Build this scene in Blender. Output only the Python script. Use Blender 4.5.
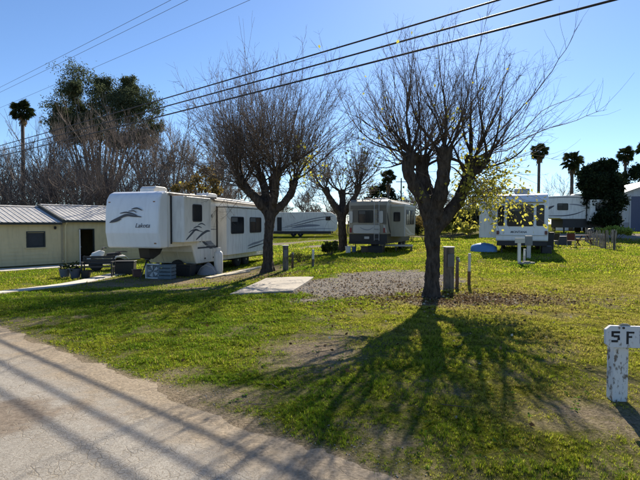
import bpy, bmesh, math, random
import numpy as np
from mathutils import Vector, Matrix

for o in list(bpy.data.objects):
    bpy.data.objects.remove(o, do_unlink=True)
SC = bpy.context.scene
COL = SC.collection
R = math.radians

# ------------------------------------------------------------------ camera, world, sun, exposure
F, CX, CY, HZ, CAM_H = 483.0, 320.0, 240.0, 224.0, 1.8
cam_d = bpy.data.cameras.new('camera')
cam = bpy.data.objects.new('camera', cam_d)
COL.objects.link(cam)
cam_d.sensor_width = 36.0
cam_d.lens = F / 640.0 * 36.0
cam_d.clip_start = 0.05
cam_d.clip_end = 5000
cam.location = (0, 0, CAM_H)
cam.rotation_euler = (R(90) - math.atan((CY - HZ) / F), 0, 0)
SC.camera = cam

SUN_AZ, SUN_EL = R(16.0), R(33.0)
W = bpy.data.worlds.new('World')
SC.world = W
W.use_nodes = True
wn = W.node_tree
wn.nodes.clear()
w_out = wn.nodes.new('ShaderNodeOutputWorld')
w_bg = wn.nodes.new('ShaderNodeBackground')
w_sky = wn.nodes.new('ShaderNodeTexSky')
w_sky.sky_type = 'NISHITA'
w_sky.sun_disc = False
w_sky.sun_elevation = SUN_EL
w_sky.sun_rotation = SUN_AZ
w_sky.altitude = 200
w_sky.air_density = 0.9
w_sky.dust_density = 0.14
w_sky.ozone_density = 3.5
w_bg.inputs['Strength'].default_value = 0.074
w_tint = wn.nodes.new('ShaderNodeMixRGB')   # the camera's cool white balance
w_tint.blend_type = 'MULTIPLY'
w_tint.inputs['Fac'].default_value = 1.0
w_tint.inputs['Color2'].default_value = (0.84, 0.94, 1.06, 1)
wn.links.new(w_sky.outputs[0], w_tint.inputs['Color1'])
wn.links.new(w_tint.outputs[0], w_bg.inputs['Color'])
wn.links.new(w_bg.outputs[0], w_out.inputs['Surface'])

sun_d = bpy.data.lights.new('sun', 'SUN')
sun_d.energy = 5.0
sun_d.angle = R(0.38)
sun_d.color = (1.0, 0.90, 0.74)
sun = bpy.data.objects.new('sun', sun_d)
COL.objects.link(sun)
SUN_DIR = Vector((math.sin(SUN_AZ) * math.cos(SUN_EL), math.cos(SUN_AZ) * math.cos(SUN_EL), math.sin(SUN_EL)))
sun.rotation_euler = SUN_DIR.to_track_quat('Z', 'Y').to_euler()
sun.location = (0, 0, 60)

SC.view_settings.view_transform = 'Standard'
SC.view_settings.look = 'None'
SC.view_settings.gamma = 1.0
SC.view_settings.use_curve_mapping = False
SC.view_settings.exposure = 1.0
SC.render.engine = 'CYCLES'
SC.cycles.max_bounces = 8
SC.cycles.transparent_max_bounces = 8

# ------------------------------------------------------------------ numeric helpers
rng = np.random.default_rng(7)
rnd = random.Random(11)


def smooth(a, b, x):
    t = np.clip((np.asarray(x, float) - a) / (b - a), 0, 1)
    return t * t * (3 - 2 * t)


_perm = np.random.default_rng(3).random((256, 256))


def vnoise(x, y):
    x = np.asarray(x, float)
    y = np.asarray(y, float)
    xi = np.floor(x).astype(int)
    yi = np.floor(y).astype(int)
    fx = x - xi
    fy = y - yi
    fx = fx * fx * (3 - 2 * fx)
    fy = fy * fy * (3 - 2 * fy)
    a = _perm[xi & 255, yi & 255]
    b = _perm[(xi + 1) & 255, yi & 255]
    c = _perm[xi & 255, (yi + 1) & 255]
    d = _perm[(xi + 1) & 255, (yi + 1) & 255]
    return (a * (1 - fx) + b * fx) * (1 - fy) + (c * (1 - fx) + d * fx) * fy


def fbm(x, y, s=1.0, oct=4, off=0.0):
    v = 0
    amp = 0.5
    tot = 0
    x = np.asarray(x, float) * s + off
    y = np.asarray(y, float) * s + off * 1.7
    for k in range(oct):
        v = v + amp * vnoise(x, y)
        tot += amp
        amp *= 0.55
        x = x * 2.03 + 17.1
        y = y * 2.03 + 5.3
    return v / tot


# road frame: u runs along the road (and the wires), n across it, away from the camera
UX, UY = -0.769, 0.639
NX, NY = 0.639, 0.769
ROAD_EDGE = 2.84


def T(x, y):
    """height of the ground"""
    x = np.asarray(x, float)
    y = np.asarray(y, float)
    dip = -0.46 * smooth(0.5, -5.0, x) * smooth(9, 19, y) * (1 - smooth(48, 70, y))
    bump = 0.2 * smooth(5, 9, x) * smooth(18, 25, y) * (1 - smooth(48, 80, y) * smooth(10, 0, x))
    rise = 0.7 * smooth(14, 22, x) * smooth(37, 48, y)
    p = x * NX + y * NY
    off = smooth(ROAD_EDGE + 0.1, ROAD_EDGE + 2.0, p)
    und = 0.06 * (fbm(x, y, 0.35, 3, 4.0) - 0.5) * off
    return dip + bump + rise + und


def Tz(x, y):
    return float(T(x, y))


def gp(px, py, z=0.0):
    """pixel of the photograph -> point on the level z"""
    a = math.atan((CY - HZ) / F)
    dx = (px - CX) / F
    dy = -(py - CY) / F
    d = Vector((dx, math.cos(a) + dy * math.sin(a), -math.sin(a) + dy * math.cos(a)))
    t = (z - CAM_H) / d.z
    return (d.x * t, d.y * t)


def at(px, py, D):
    """pixel + distance along the view axis -> world point (near enough: horizon at HZ)"""
    return Vector(((px - CX) / F * D, D, CAM_H + (HZ - py) / F * D))


# ------------------------------------------------------------------ materials
MATS = {}


def mat(name, col, rough=0.7, var=0.12, scale=6.0, bump=0.0, bscale=40.0, metal=0.0, spec=0.5, col2=None, dirt=0.0, trans=0.0, coat=0.0):
    if name in MATS:
        return MATS[name]
    m = bpy.data.materials.new(name)
    m.use_nodes = True
    nt = m.node_tree
    b = nt.nodes['Principled BSDF']
    b.inputs['Roughness'].default_value = rough
    b.inputs['Metallic'].default_value = metal
    b.inputs['Specular IOR Level'].default_value = spec
    if coat:
        b.inputs['Coat Weight'].default_value = coat
        b.inputs['Coat Roughness'].default_value = 0.15
    tc = nt.nodes.new('ShaderNodeTexCoord')
    nz = nt.nodes.new('ShaderNodeTexNoise')
    nz.inputs['Scale'].default_value = scale
    nz.inputs['Detail'].default_value = 6
    nz.inputs['Roughness'].default_value = 0.65
    nt.links.new(tc.outputs['Object'], nz.inputs['Vector'])
    rp = nt.nodes.new('ShaderNodeValToRGB')
    rp.color_ramp.elements[0].position = 0.3
    rp.color_ramp.elements[1].position = 0.7
    c2 = col2 if col2 else tuple(c * (1 - var) for c in col)
    rp.color_ramp.elements[0].color = (*c2, 1)
    rp.color_ramp.elements[1].color = (*col, 1)
    nt.links.new(nz.outputs['Fac'], rp.inputs['Fac'])
    out = rp.outputs['Color']
    if dirt > 0:
        n2 = nt.nodes.new('ShaderNodeTexNoise')
        n2.inputs['Scale'].default_value = 2.3
        n2.inputs['Detail'].default_value = 8
        mp = nt.nodes.new('ShaderNodeMapping')
        mp.inputs['Scale'].default_value = (2.5, 2.5, 0.5)
        nt.links.new(tc.outputs['Object'], mp.inputs['Vector'])
        nt.links.new(mp.outputs[0], n2.inputs['Vector'])
        r2 = nt.nodes.new('ShaderNodeValToRGB')
        r2.color_ramp.elements[0].position = 0.48
        r2.color_ramp.elements[1].position = 0.75
        r2.color_ramp.elements[0].color = (0, 0, 0, 1)
        r2.color_ramp.elements[1].color = (dirt, dirt, dirt, 1)
        nt.links.new(n2.outputs['Fac'], r2.inputs['Fac'])
        mx = nt.nodes.new('ShaderNodeMixRGB')
        nt.links.new(r2.outputs['Color'], mx.inputs['Fac'])
        nt.links.new(out, mx.inputs['Color1'])
        mx.inputs['Color2'].default_value = (0.16, 0.13, 0.09, 1)
        out = mx.outputs['Color']
    nt.links.new(out, b.inputs['Base Color'])
    if bump > 0:
        nb = nt.nodes.new('ShaderNodeTexNoise')
        nb.inputs['Scale'].default_value = bscale
        nb.inputs['Detail'].default_value = 5
        nt.links.new(tc.outputs['Object'], nb.inputs['Vector'])
        bm_ = nt.nodes.new('ShaderNodeBump')
        bm_.inputs['Strength'].default_value = bump
        bm_.inputs['Distance'].default_value = 0.02
        nt.links.new(nb.outputs['Fac'], bm_.inputs['Height'])
        nt.links.new(bm_.outputs[0], b.inputs['Normal'])
    MATS[name] = m
    return m


def leaf_mat(name, col, trans=0.45, attr=None, rough=0.6):
    """leaf / blade: diffuse + translucent, a little gloss"""
    if name in MATS:
        return MATS[name]
    m = bpy.data.materials.new(name)
    m.use_nodes = True
    nt = m.node_tree
    nt.nodes.clear()
    out = nt.nodes.new('ShaderNodeOutputMaterial')
    df = nt.nodes.new('ShaderNodeBsdfDiffuse')
    tr = nt.nodes.new('ShaderNodeBsdfTranslucent')
    gl = nt.nodes.new('ShaderNodeBsdfGlossy')
    gl.inputs['Roughness'].default_value = rough
    gl.inputs['Color'].default_value = (0.4, 0.4, 0.35, 1)
    mx = nt.nodes.new('ShaderNodeMixShader')
    mx.inputs[0].default_value = trans
    m2 = nt.nodes.new('ShaderNodeMixShader')
    m2.inputs[0].default_value = 0.02
    if attr:
        at_ = nt.nodes.new('ShaderNodeAttribute')
        at_.attribute_name = attr
        c = at_.outputs['Color']
    else:
        oi = nt.nodes.new('ShaderNodeTexCoord')
        nz = nt.nodes.new('ShaderNodeTexNoise')
        nz.inputs['Scale'].default_value = 1.7
        nz.inputs['Detail'].default_value = 6
        nt.links.new(oi.outputs['Object'], nz.inputs['Vector'])
        rp = nt.nodes.new('ShaderNodeValToRGB')
        rp.color_ramp.elements[0].position = 0.35
        rp.color_ramp.elements[1].position = 0.65
        rp.color_ramp.elements[0].color = (*[v * 0.6 for v in col], 1)
        rp.color_ramp.elements[1].color = (*[min(1, v * 1.35) for v in col], 1)
        nt.links.new(nz.outputs['Fac'], rp.inputs['Fac'])
        c = rp.outputs['Color']
    nt.links.new(c, df.inputs['Color'])
    nt.links.new(c, tr.inputs['Color'])
    nt.links.new(df.outputs[0], mx.inputs[1])
    nt.links.new(tr.outputs[0], mx.inputs[2])
    nt.links.new(mx.outputs[0], m2.inputs[1])
    nt.links.new(gl.outputs[0], m2.inputs[2])
    nt.links.new(m2.outputs[0], out.inputs['Surface'])
    MATS[name] = m
    return m


def glass_mat(name='dark_glass', col=(0.012, 0.014, 0.018)):
    if name in MATS:
        return MATS[name]
    m = bpy.data.materials.new(name)
    m.use_nodes = True
    b = m.node_tree.nodes['Principled BSDF']
    b.inputs['Base Color'].default_value = (*col, 1)
    b.inputs['Roughness'].default_value = 0.12
    b.inputs['Specular IOR Level'].default_value = 0.22
    MATS[name] = m
    return m


# ------------------------------------------------------------------ mesh helpers
class MB:
    """collects geometry for one mesh"""

    def __init__(s):
        s.v = []
        s.f = []

    def add(s, vs, fs):
        o = len(s.v)
        s.v.extend([tuple(map(float, p)) for p in vs])
        s.f.extend([tuple(i + o for i in f) for f in fs])
        return s

    def box(s, x0, x1, y0, y1, z0, z1, M=None):
        vs = [(x0, y0, z0), (x1, y0, z0), (x1, y1, z0), (x0, y1, z0), (x0, y0, z1), (x1, y0, z1), (x1, y1, z1), (x0, y1, z1)]
        if M is not None:
            vs = [tuple(M @ Vector(p)) for p in vs]
        return s.add(vs, [(0, 3, 2, 1), (4, 5, 6, 7), (0, 1, 5, 4), (1, 2, 6, 5), (2, 3, 7, 6), (3, 0, 4, 7)])

    def prism_x(s, prof, x0, x1):
        """(y, z) profile, counter-clockwise seen from +x, extruded along x"""
        n = len(prof)
        vs = [(x0, p[0], p[1]) for p in prof] + [(x1, p[0], p[1]) for p in prof]
        fs = [tuple(range(n))[::-1], tuple(range(n, 2 * n))]
        for i in range(n):
            j = (i + 1) % n
            fs.append((i, j, n + j, n + i))
        return s.add(vs, fs)

    def prism_z(s, prof, z0, z1, M=None):
        n = len(prof)
        vs = [(p[0], p[1], z0) for p in prof] + [(p[0], p[1], z1) for p in prof]
        if M is not None:
            vs = [tuple(M @ Vector(p)) for p in vs]
        fs = [tuple(range(n))[::-1], tuple(range(n, 2 * n))]
        for i in range(n):
            j = (i + 1) % n
            fs.append((i, j, n + j, n + i))
        return s.add(vs, fs)

    def tube(s, pts, rad, sides=6, cap=True):
        pts = [Vector(p) for p in pts]
        if not hasattr(rad, '__len__'):
            rad = [rad] * len(pts)
        n = len(pts)
        vs = []
        ref = None
        for i in range(n):
            d = (pts[min(i + 1, n - 1)] - pts[max(i - 1, 0)])
            if d.length < 1e-9:
                d = Vector((0, 0, 1))
            d.normalize()
            if ref is None:
                ref = d.orthogonal().normalized()
            ref = (ref - d * ref.dot(d))
            if ref.length < 1e-6:
                ref = d.orthogonal()
            ref.normalize()
            b = d.cross(ref)
            for k in range(sides):
                a = 2 * math.pi * k / sides
                vs.append(pts[i] + (ref * math.cos(a) + b * math.sin(a)) * rad[i])
        fs = []
        for i in range(n - 1):
            for k in range(sides):
                k2 = (k + 1) % sides
                fs.append((i * sides + k, i * sides + k2, (i + 1) * sides + k2, (i + 1) * sides + k))
        if cap:
            fs.append(tuple(range(sides))[::-1])
            fs.append(tuple((n - 1) * sides + k for k in range(sides)))
        return s.add(vs, fs)

    def lathe(s, prof, seg=20, c=(0, 0, 0), M=None):
        """(r, z) profile about z"""
        vs = []
        for r, z in prof:
            for k in range(seg):
                a = 2 * math.pi * k / seg
                p = Vector((c[0] + r * math.cos(a), c[1] + r * math.sin(a), c[2] + z))
                vs.append(M @ p if M is not None else p)
        fs = []
        n = len(prof)
        for i in range(n - 1):
            for k in range(seg):
                k2 = (k + 1) % seg
                fs.append((i * seg + k, i * seg + k2, (i + 1) * seg + k2, (i + 1) * seg + k))
        fs.append(tuple(range(seg))[::-1])
        fs.append(tuple((n - 1) * seg + k for k in range(seg)))
        return s.add(vs, fs)

    def wheel(s, c, r, w, seg=24):
        """tyre-like ring with its axle along x"""
        M = Matrix.Translation(c) @ Matrix.Rotation(R(90), 4, 'Y')
        return s.lathe([(r * .6, -w / 2), (r * .9, -w / 2), (r, -w * .32), (r, w * .32), (r * .9, w / 2), (r * .6, w / 2)], seg, (0, 0, 0), M)

    def mesh(s, name):
        me = bpy.data.meshes.new(name)
        me.from_pydata(s.v, [], s.f)
        bm = bmesh.new()
        bm.from_mesh(me)
        bmesh.ops.recalc_face_normals(bm, faces=bm.faces[:])
        bm.to_mesh(me)
        bm.free()
        me.update()
        return me


def obj(name, data, m=None, parent=None, bevel=0.0, seg=2, shade=False, ang=35):
    if isinstance(data, MB):
        data = data.mesh(name)
    o = bpy.data.objects.new(name, data)
    COL.objects.link(o)
    if m is not None and len(data.materials) == 0:
        data.materials.append(m)
    if parent is not None:
        o.parent = parent
    if bevel > 0:
        bv = o.modifiers.new('bevel', 'BEVEL')
        bv.width = bevel
        bv.segments = seg
        bv.limit_method = 'ANGLE'
        bv.angle_limit = R(ang)
        for p in data.polygons:
            p.use_smooth = True
        wnm = o.modifiers.new('wn', 'WEIGHTED_NORMAL')
        wnm.keep_sharp = True
    elif shade:
        for p in data.polygons:
            p.use_smooth = True
    return o


def thing(name, label, cat, loc=(0, 0, 0), rz=0.0, group=None):
    o = bpy.data.objects.new(name, None)
    COL.objects.link(o)
    o.location = loc
    o.rotation_euler = (0, 0, rz)
    o.empty_display_size = 0.3
    tag(o, label, cat, group)
    return o


def tag(o, label, cat, group=None):
    o['label'] = label
    o['category'] = cat
    if group:
        o['group'] = group
    return o


def struct(o):
    o['kind'] = 'structure'
    return o


def stuff(o, label=None, cat=None):
    o['kind'] = 'stuff'
    if label:
        o['label'] = label
        o['category'] = cat
    return o


def copy_tree(o, parent=None):
    c = o.copy()
    COL.objects.link(c)
    c.parent = parent
    for ch in [x for x in bpy.data.objects if x.parent == o]:
        copy_tree(ch, c)
    return c


def np_mesh(name, verts, faces, colors=None, attr='col', smooth_=False):
    """verts (N,3), faces (M,k) all of one size; colors per vertex (N,4)"""
    me = bpy.data.meshes.new(name)
    verts = np.asarray(verts, np.float32)
    faces = np.asarray(faces, np.int32)
    k = faces.shape[1]
    me.vertices.add(len(verts))
    me.vertices.foreach_set('co', verts.ravel())
    me.loops.add(faces.size)
    me.loops.foreach_set('vertex_index', faces.ravel())
    me.polygons.add(len(faces))
    me.polygons.foreach_set('loop_start', np.arange(0, faces.size, k, dtype=np.int32))
    me.polygons.foreach_set('loop_total', np.full(len(faces), k, np.int32))
    if smooth_:
        me.polygons.foreach_set('use_smooth', np.ones(len(faces), bool))
    me.update(calc_edges=True)
    if colors is not None:
        a = me.color_attributes.new(attr, 'FLOAT_COLOR', 'POINT')
        a.data.foreach_set('color', np.asarray(colors, np.float32).ravel())
    return me


class Tubes:
    """many thin tapered tubes, collected in numpy, one mesh"""

    def __init__(s, sides=3):
        s.sides = sides
        s.v = []
        s.f = []
        s.n = 0

    def add(s, pts, rad):
        pts = np.asarray(pts, float)
        n = len(pts)
        k = s.sides
        d = np.gradient(pts, axis=0)
        d /= np.linalg.norm(d, axis=1, keepdims=True) + 1e-9
        ref = np.array([0.31, 0.77, 0.12]) if abs(d[0, 2]) > 0.6 else np.array([0.1, 0.15, 1.0])
        a = np.cross(d, ref)
        a /= np.linalg.norm(a, axis=1, keepdims=True) + 1e-9
        b = np.cross(d, a)
        th = np.arange(k) * 2 * math.pi / k
        rad = np.asarray(rad, float)[:, None, None]
        ring = pts[:, None, :] + rad * (a[:, None, :] * np.cos(th)[None, :, None] + b[:, None, :] * np.sin(th)[None, :, None])
        s.v.append(ring.reshape(-1, 3))
        i = np.arange(n - 1)[:, None] * k
        j = np.arange(k)[None, :]
        j2 = (j + 1) % k
        q = np.stack([i + j, i + j2, i + k + j2, i + k + j], -1).reshape(-1, 4) + s.n
        s.f.append(q)
        s.n += n * k

    def mesh(s, name):
        return np_mesh(name, np.concatenate(s.v), np.concatenate(s.f), smooth_=True)


def leaf_cards(P, size, nrm=None, aspect=0.6, r=rng, jitter=0.35, fold=True):
    """leaf-shaped quads at points P; returns verts, faces (quads, 2 a leaf: folded on the midrib)"""
    n = len(P)
    P = np.asarray(P, float)
    d = r.normal(size=(n, 3))
    d /= np.linalg.norm(d, axis=1, keepdims=True)
    if nrm is not None:
        d = d * 0.8 + nrm
        d /= np.linalg.norm(d, axis=1, keepdims=True)
    e = np.cross(d, r.normal(size=(n, 3)))
    e /= np.linalg.norm(e, axis=1, keepdims=True)
    g = np.cross(d, e)
    sz = (size * (1 + jitter * (r.random(n) * 2 - 1)))[:, None]
    tip = P + d * sz
    w = sz * aspect * 0.5
    mid = P + d * sz * 0.45 - g * sz * 0.08
    l = mid + e * w + g * sz * 0.08
    rr = mid - e * w + g * sz * 0.08
    V = np.stack([P, l, tip, rr], 1).reshape(-1, 3)
    b = np.arange(n)[:, None] * 4
    Fq = np.concatenate([b + np.array([[0, 1, 2]]), b + np.array([[0, 2, 3]])])
    return V, Fq


def text_mesh(body, size, shear=0.0, extrude=0.003, bold=0.0):
    cu = bpy.data.curves.new('lettering', 'FONT')
    cu.body = body
    cu.size = size
    cu.shear = shear
    cu.extrude = extrude
    cu.offset = bold
    cu.resolution_u = 3
    to = bpy.data.objects.new('lettering', cu)
    COL.objects.link(to)
    dg = bpy.context.evaluated_depsgraph_get()
    me = bpy.data.meshes.new_from_object(to.evaluated_get(dg))
    bpy.data.objects.remove(to, do_unlink=True)
    bpy.data.curves.remove(cu)
    me.name = 'lettering'
    return me

# ------------------------------------------------------------------ ground cover masks
BARE = [  # pixel, radii in metres (x, y), strength
    (305, 352, 0.9, 1.1, 1.0), (345, 335, 0.8, 0.9, .7), (210, 397, 0.75, 0.45, 1.1), (170, 372, .5, .4, .8), (385, 445, 0.5, 0.4, .8),
    (345, 452, 0.35, 0.22, .6), (570, 415, 0.6, 0.5, .75), (500, 455, .5, .3, .45), (610, 420, 0.6, 0.7, .8),
    (545, 350, 0.9, 0.8, .55), (490, 300, 1.8, 0.8, 1.1), (430, 302, 1.5, 0.7, 1.2), (240, 330, .6, .7, .5), (420, 390, .4, .4, .45),
    (10, 322, 1.2, .5, .8), (20, 340, .8, .5, 1.0), (620, 300, 1.5, 1.2, .4), (230, 285, 1.5, 1.5, .5), (140, 283, 2.5, 1.6, .7), (190, 279, 2.0, 1.2, .9), (165, 270, 3.0, 2.0, 1.1), (215, 268, 2.6, 2.2, 1.1), (250, 264, 2.5, 2.5, 1.0), (110, 274, 2.2, 1.5, .9),
    (600, 248, 3, 1.6, .7), (580, 252, 2, 1.0, .8), (640, 470, .5, .4, .5), (440, 470, .3, .25, .6)]
BARE_W = [(*gp(a, b), c, d, e) for a, b, c, d, e in BARE]
GRAVEL = [(345, 286, 1.7, 2.2, 1.4), (385, 281, 1.9, 2.4, 1.4), (410, 277, 1.6, 2.4, 1.2), (320, 290, 1.0, 1.0, 1.0), (310, 300, 1.0, .5, .6)]
GRAVEL_W = [(*gp(a, b), c, d, e) for a, b, c, d, e in GRAVEL]
# worn gravel strips of the far sites and the park's back road
FAR_STRIPS = [(-8, 3, 51, 55, 1.0), (-1.5, 2.5, 38, 41.5, .9), (20, 60, 42.5, 47.0, 1.2), (3, 30, 58, 61, .9)]


def masks(x, y):
    x = np.asarray(x, float)
    y = np.asarray(y, float)
    p = x * NX + y * NY
    wob = fbm(x, y, 1.1, 4, 9.0) - 0.5
    fine = fbm(x, y, 6.0, 3, 2.0) - 0.5
    bare = np.zeros_like(x)
    for cx, cy, rx, ry, s in BARE_W:
        q = ((x - cx) / rx) ** 2 + ((y - cy) / ry) ** 2
        bare = np.maximum(bare, s * np.exp(-q * 0.9))
    grav = np.zeros_like(x)
    for cx, cy, rx, ry, s in GRAVEL_W:
        q = ((x - cx) / rx) ** 2 + ((y - cy) / ry) ** 2
        grav = np.maximum(grav, s * np.exp(-q * 0.9))
    grav = np.clip((grav + wob * 0.5 + fine * 0.3 - 0.42) / 0.25, 0, 1)
    for x0, x1, y0, y1, s in FAR_STRIPS:
        m = smooth(x0 - 1, x0 + 1, x) * (1 - smooth(x1 - 1, x1 + 1, x)) * smooth(y0 - .6, y0 + .6, y) * (1 - smooth(y1 - .6, y1 + .6, y))
        grav = np.maximum(grav, np.clip(s * m + wob * .4, 0, 1) * (m > .05))
    # worn shoulder along the road
    sh = np.clip(1.0 - (p - ROAD_EDGE - 0.03) / (0.22 + 0.5 * np.clip(wob + .1, 0, 1)), 0, 1)
    bare = np.maximum(bare, sh * 1.2)
    big = fbm(x, y, 0.45, 4, 31.0)
    cover = 1.0 - np.clip(bare * .95 + wob * 0.9 + fine * 0.7 - .14, 0, 1)
    cover *= np.clip(1.3 - 1.6 * np.clip(big - 0.57, 0, 1) * 1.8 - 0.25 * smooth(1.5, 5.0, x) * (y < 14), 0.45, 1)
    cover *= np.clip(1.12 - 2.4 * np.clip(fbm(x, y, 2.6, 4, 61.0) - .53, 0, 1), .3, 1)
    cover *= (1 - grav)
    cover *= smooth(ROAD_EDGE - 0.02, ROAD_EDGE + 0.12, p + wob * 0.25)
    # dryness: greener by the road on the left, straw to the right and far
    dry = 0.17 + 0.52 * smooth(-1.5, 4.5, x) * (1 - smooth(12, 20, y) * .75) + 0.9 * (fbm(x, y, 0.6, 4, 77.0) - 0.5) + 0.04 * smooth(8, 22, y)
    dry = np.clip(dry + 0.55 * (fbm(x, y, 2.2, 4, 41.0) - .5), 0, 1)
    # dead-leaf litter under the two near trees
    lit = np.zeros_like(x)
    for cx, cy, rx, ry, s in ((2.9, 11.6, 2.2, 1.0, 1.0), (4.2, 11.2, 1.6, .7, .9), (-2.0, 18.2, 2.2, 1.2, .8), (3.2, 14.0, 1.5, .8, .5)):
        lit = np.maximum(lit, s * np.exp(-(((x - cx) / rx) ** 2 + ((y - cy) / ry) ** 2)))
    lit = np.clip((lit + wob * .8 + fine * .5 - .25) * 1.5, 0, 1)
    return np.clip(cover, 0, 1), grav, dry, lit


def axis(parts):
    out = []
    for a, b, st in parts:
        out.append(np.arange(a, b - 1e-6, st))
    return np.concatenate(out)


def geo(a, b, s0, g=1.18):
    v = [a]
    s = s0
    while v[-1] < b:
        v.append(v[-1] + s)
        s *= g
    return np.array(v)


# ------------------------------------------------------------------ ground
gx = np.concatenate([-geo(16, 1500, .3)[::-1], axis([(-16, -9, .2), (-9, 9, .1), (9, 16, .2)])[1:], geo(16, 1500, .3)])
gy = np.concatenate([-geo(2, 800, .5)[::-1], axis([(-2, 2, .25), (2, 16, .1), (16, 30, .2)])[1:], geo(30, 2200, .3)])
GX, GY = np.meshgrid(gx, gy)
GZ = T(GX, GY)
cov, grv, dry_, lit_ = masks(GX, GY)
Pp = GX * NX + GY * NY
under = (Pp < ROAD_EDGE - 0.35) & (np.abs(GX) < 60) & (GY < 60)
GZ = GZ + 0.03 * (fbm(GX, GY, 2.6, 4, 51.0) - .5) * smooth(ROAD_EDGE - .3, ROAD_EDGE + .2, Pp) * (GY < 40)
GZ = GZ + 0.045 * (fbm(GX, GY, 4.5, 2, 23.0) - .5) * smooth(ROAD_EDGE + .1, ROAD_EDGE + .6, Pp) * (GY < 16) * (1 - grv)
GZ = np.where(under, GZ - 0.05, GZ)
nxg, nyg = len(gx), len(gy)
V = np.stack([GX, GY, GZ], -1).reshape(-1, 3)
ii = (np.arange(nyg - 1)[:, None] * nxg + np.arange(nxg - 1)[None, :]).ravel()
Fg = np.stack([ii, ii + 1, ii + nxg + 1, ii + nxg], -1)
cols = np.stack([cov, grv, dry_, lit_], -1).reshape(-1, 4)
ground = obj('ground', np_mesh('ground', V, Fg, cols, 'cover', True))
struct(ground)


def ground_material():
    m = bpy.data.materials.new('ground')
    m.use_nodes = True
    nt = m.node_tree
    N = nt.nodes
    L = nt.links
    b = N['Principled BSDF']
    b.inputs['Roughness'].default_value = 1.0
    b.inputs['Specular IOR Level'].default_value = 0.0
    at_ = N.new('ShaderNodeAttribute')
    at_.attribute_name = 'cover'
    sep = N.new('ShaderNodeSeparateColor')
    L.new(at_.outputs['Color'], sep.inputs[0])
    tc = N.new('ShaderNodeTexCoord')

    def noise(s, d=6, r=.65):
        n = N.new('ShaderNodeTexNoise')
        n.inputs['Scale'].default_value = s
        n.inputs['Detail'].default_value = d
        n.inputs['Roughness'].default_value = r
        L.new(tc.outputs['Object'], n.inputs['Vector'])
        return n.outputs['Fac']

    def ramp(fac, c0, c1, p0=.35, p1=.65):
        r = N.new('ShaderNodeValToRGB')
        r.color_ramp.elements[0].position = p0
        r.color_ramp.elements[1].position = p1
        r.color_ramp.elements[0].color = (*c0, 1)
        r.color_ramp.elements[1].color = (*c1, 1)
        L.new(fac, r.inputs['Fac'])
        return r.outputs['Color']

    def mix(f, a, c):
        x = N.new('ShaderNodeMixRGB')
        L.new(f, x.inputs['Fac'])
        L.new(a, x.inputs['Color1'])
        L.new(c, x.inputs['Color2'])
        return x.outputs['Color']
    n_f = noise(38, 4)
    n_m = noise(5)
    soil = mix(n_m, ramp(n_f, (.11, .083, .055), (.31, .24, .16)), ramp(n_f, (.20, .165, .115), (.46, .38, .28)))
    grassy = mix(sep.outputs['Blue'], ramp(n_f, (.030, .050, .003), (.095, .125, .008)), ramp(n_f, (.085, .080, .010), (.25, .225, .032)))
    # gravel: pale stones in grey-brown fines
    vo = N.new('ShaderNodeTexVoronoi')
    vo.inputs['Scale'].default_value = 42
    L.new(tc.outputs['Object'], vo.inputs['Vector'])
    vs = N.new('ShaderNodeSeparateColor')
    L.new(vo.outputs['Color'], vs.inputs[0])
    stone = mix(n_m, ramp(vs.outputs[0], (.22, .195, .165), (.40, .36, .31), .1, .95), ramp(vs.outputs[1], (.18, .158, .13), (.33, .295, .25), .1, .95))
    # breakup of the cover edge by fine noise
    ma = N.new('ShaderNodeMath')
    ma.operation = 'ADD'
    L.new(sep.outputs['Red'], ma.inputs[0])
    m2 = N.new('ShaderNodeMath')
    m2.operation = 'MULTIPLY_ADD'
    L.new(noise(14, 5), m2.inputs[0])
    m2.inputs[1].default_value = 0.9
    m2.inputs[2].default_value = -0.45
    L.new(m2.outputs[0], ma.inputs[1])
    ma.use_clamp = True
    c = mix(ma.outputs[0], soil, grassy)
    c = mix(sep.outputs['Green'], c, stone)
    lit = ramp(n_f, (.025, .018, .011), (.12, .08, .045))
    lm = N.new('ShaderNodeMath')
    lm.operation = 'MULTIPLY'
    L.new(at_.outputs['Alpha'], lm.inputs[0])
    lm.inputs[1].default_value = .8
    c = mix(lm.outputs[0], c, lit)
    L.new(c, b.inputs['Base Color'])
    bm_ = N.new('ShaderNodeBump')
    bm_.inputs['Strength'].default_value = 0.9
    bm_.inputs['Distance'].default_value = 0.045
    L.new(noise(28, 6, .75), bm_.inputs['Height'])
    L.new(bm_.outputs[0], b.inputs['Normal'])
    return m


ground.data.materials.append(ground_material())


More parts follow.
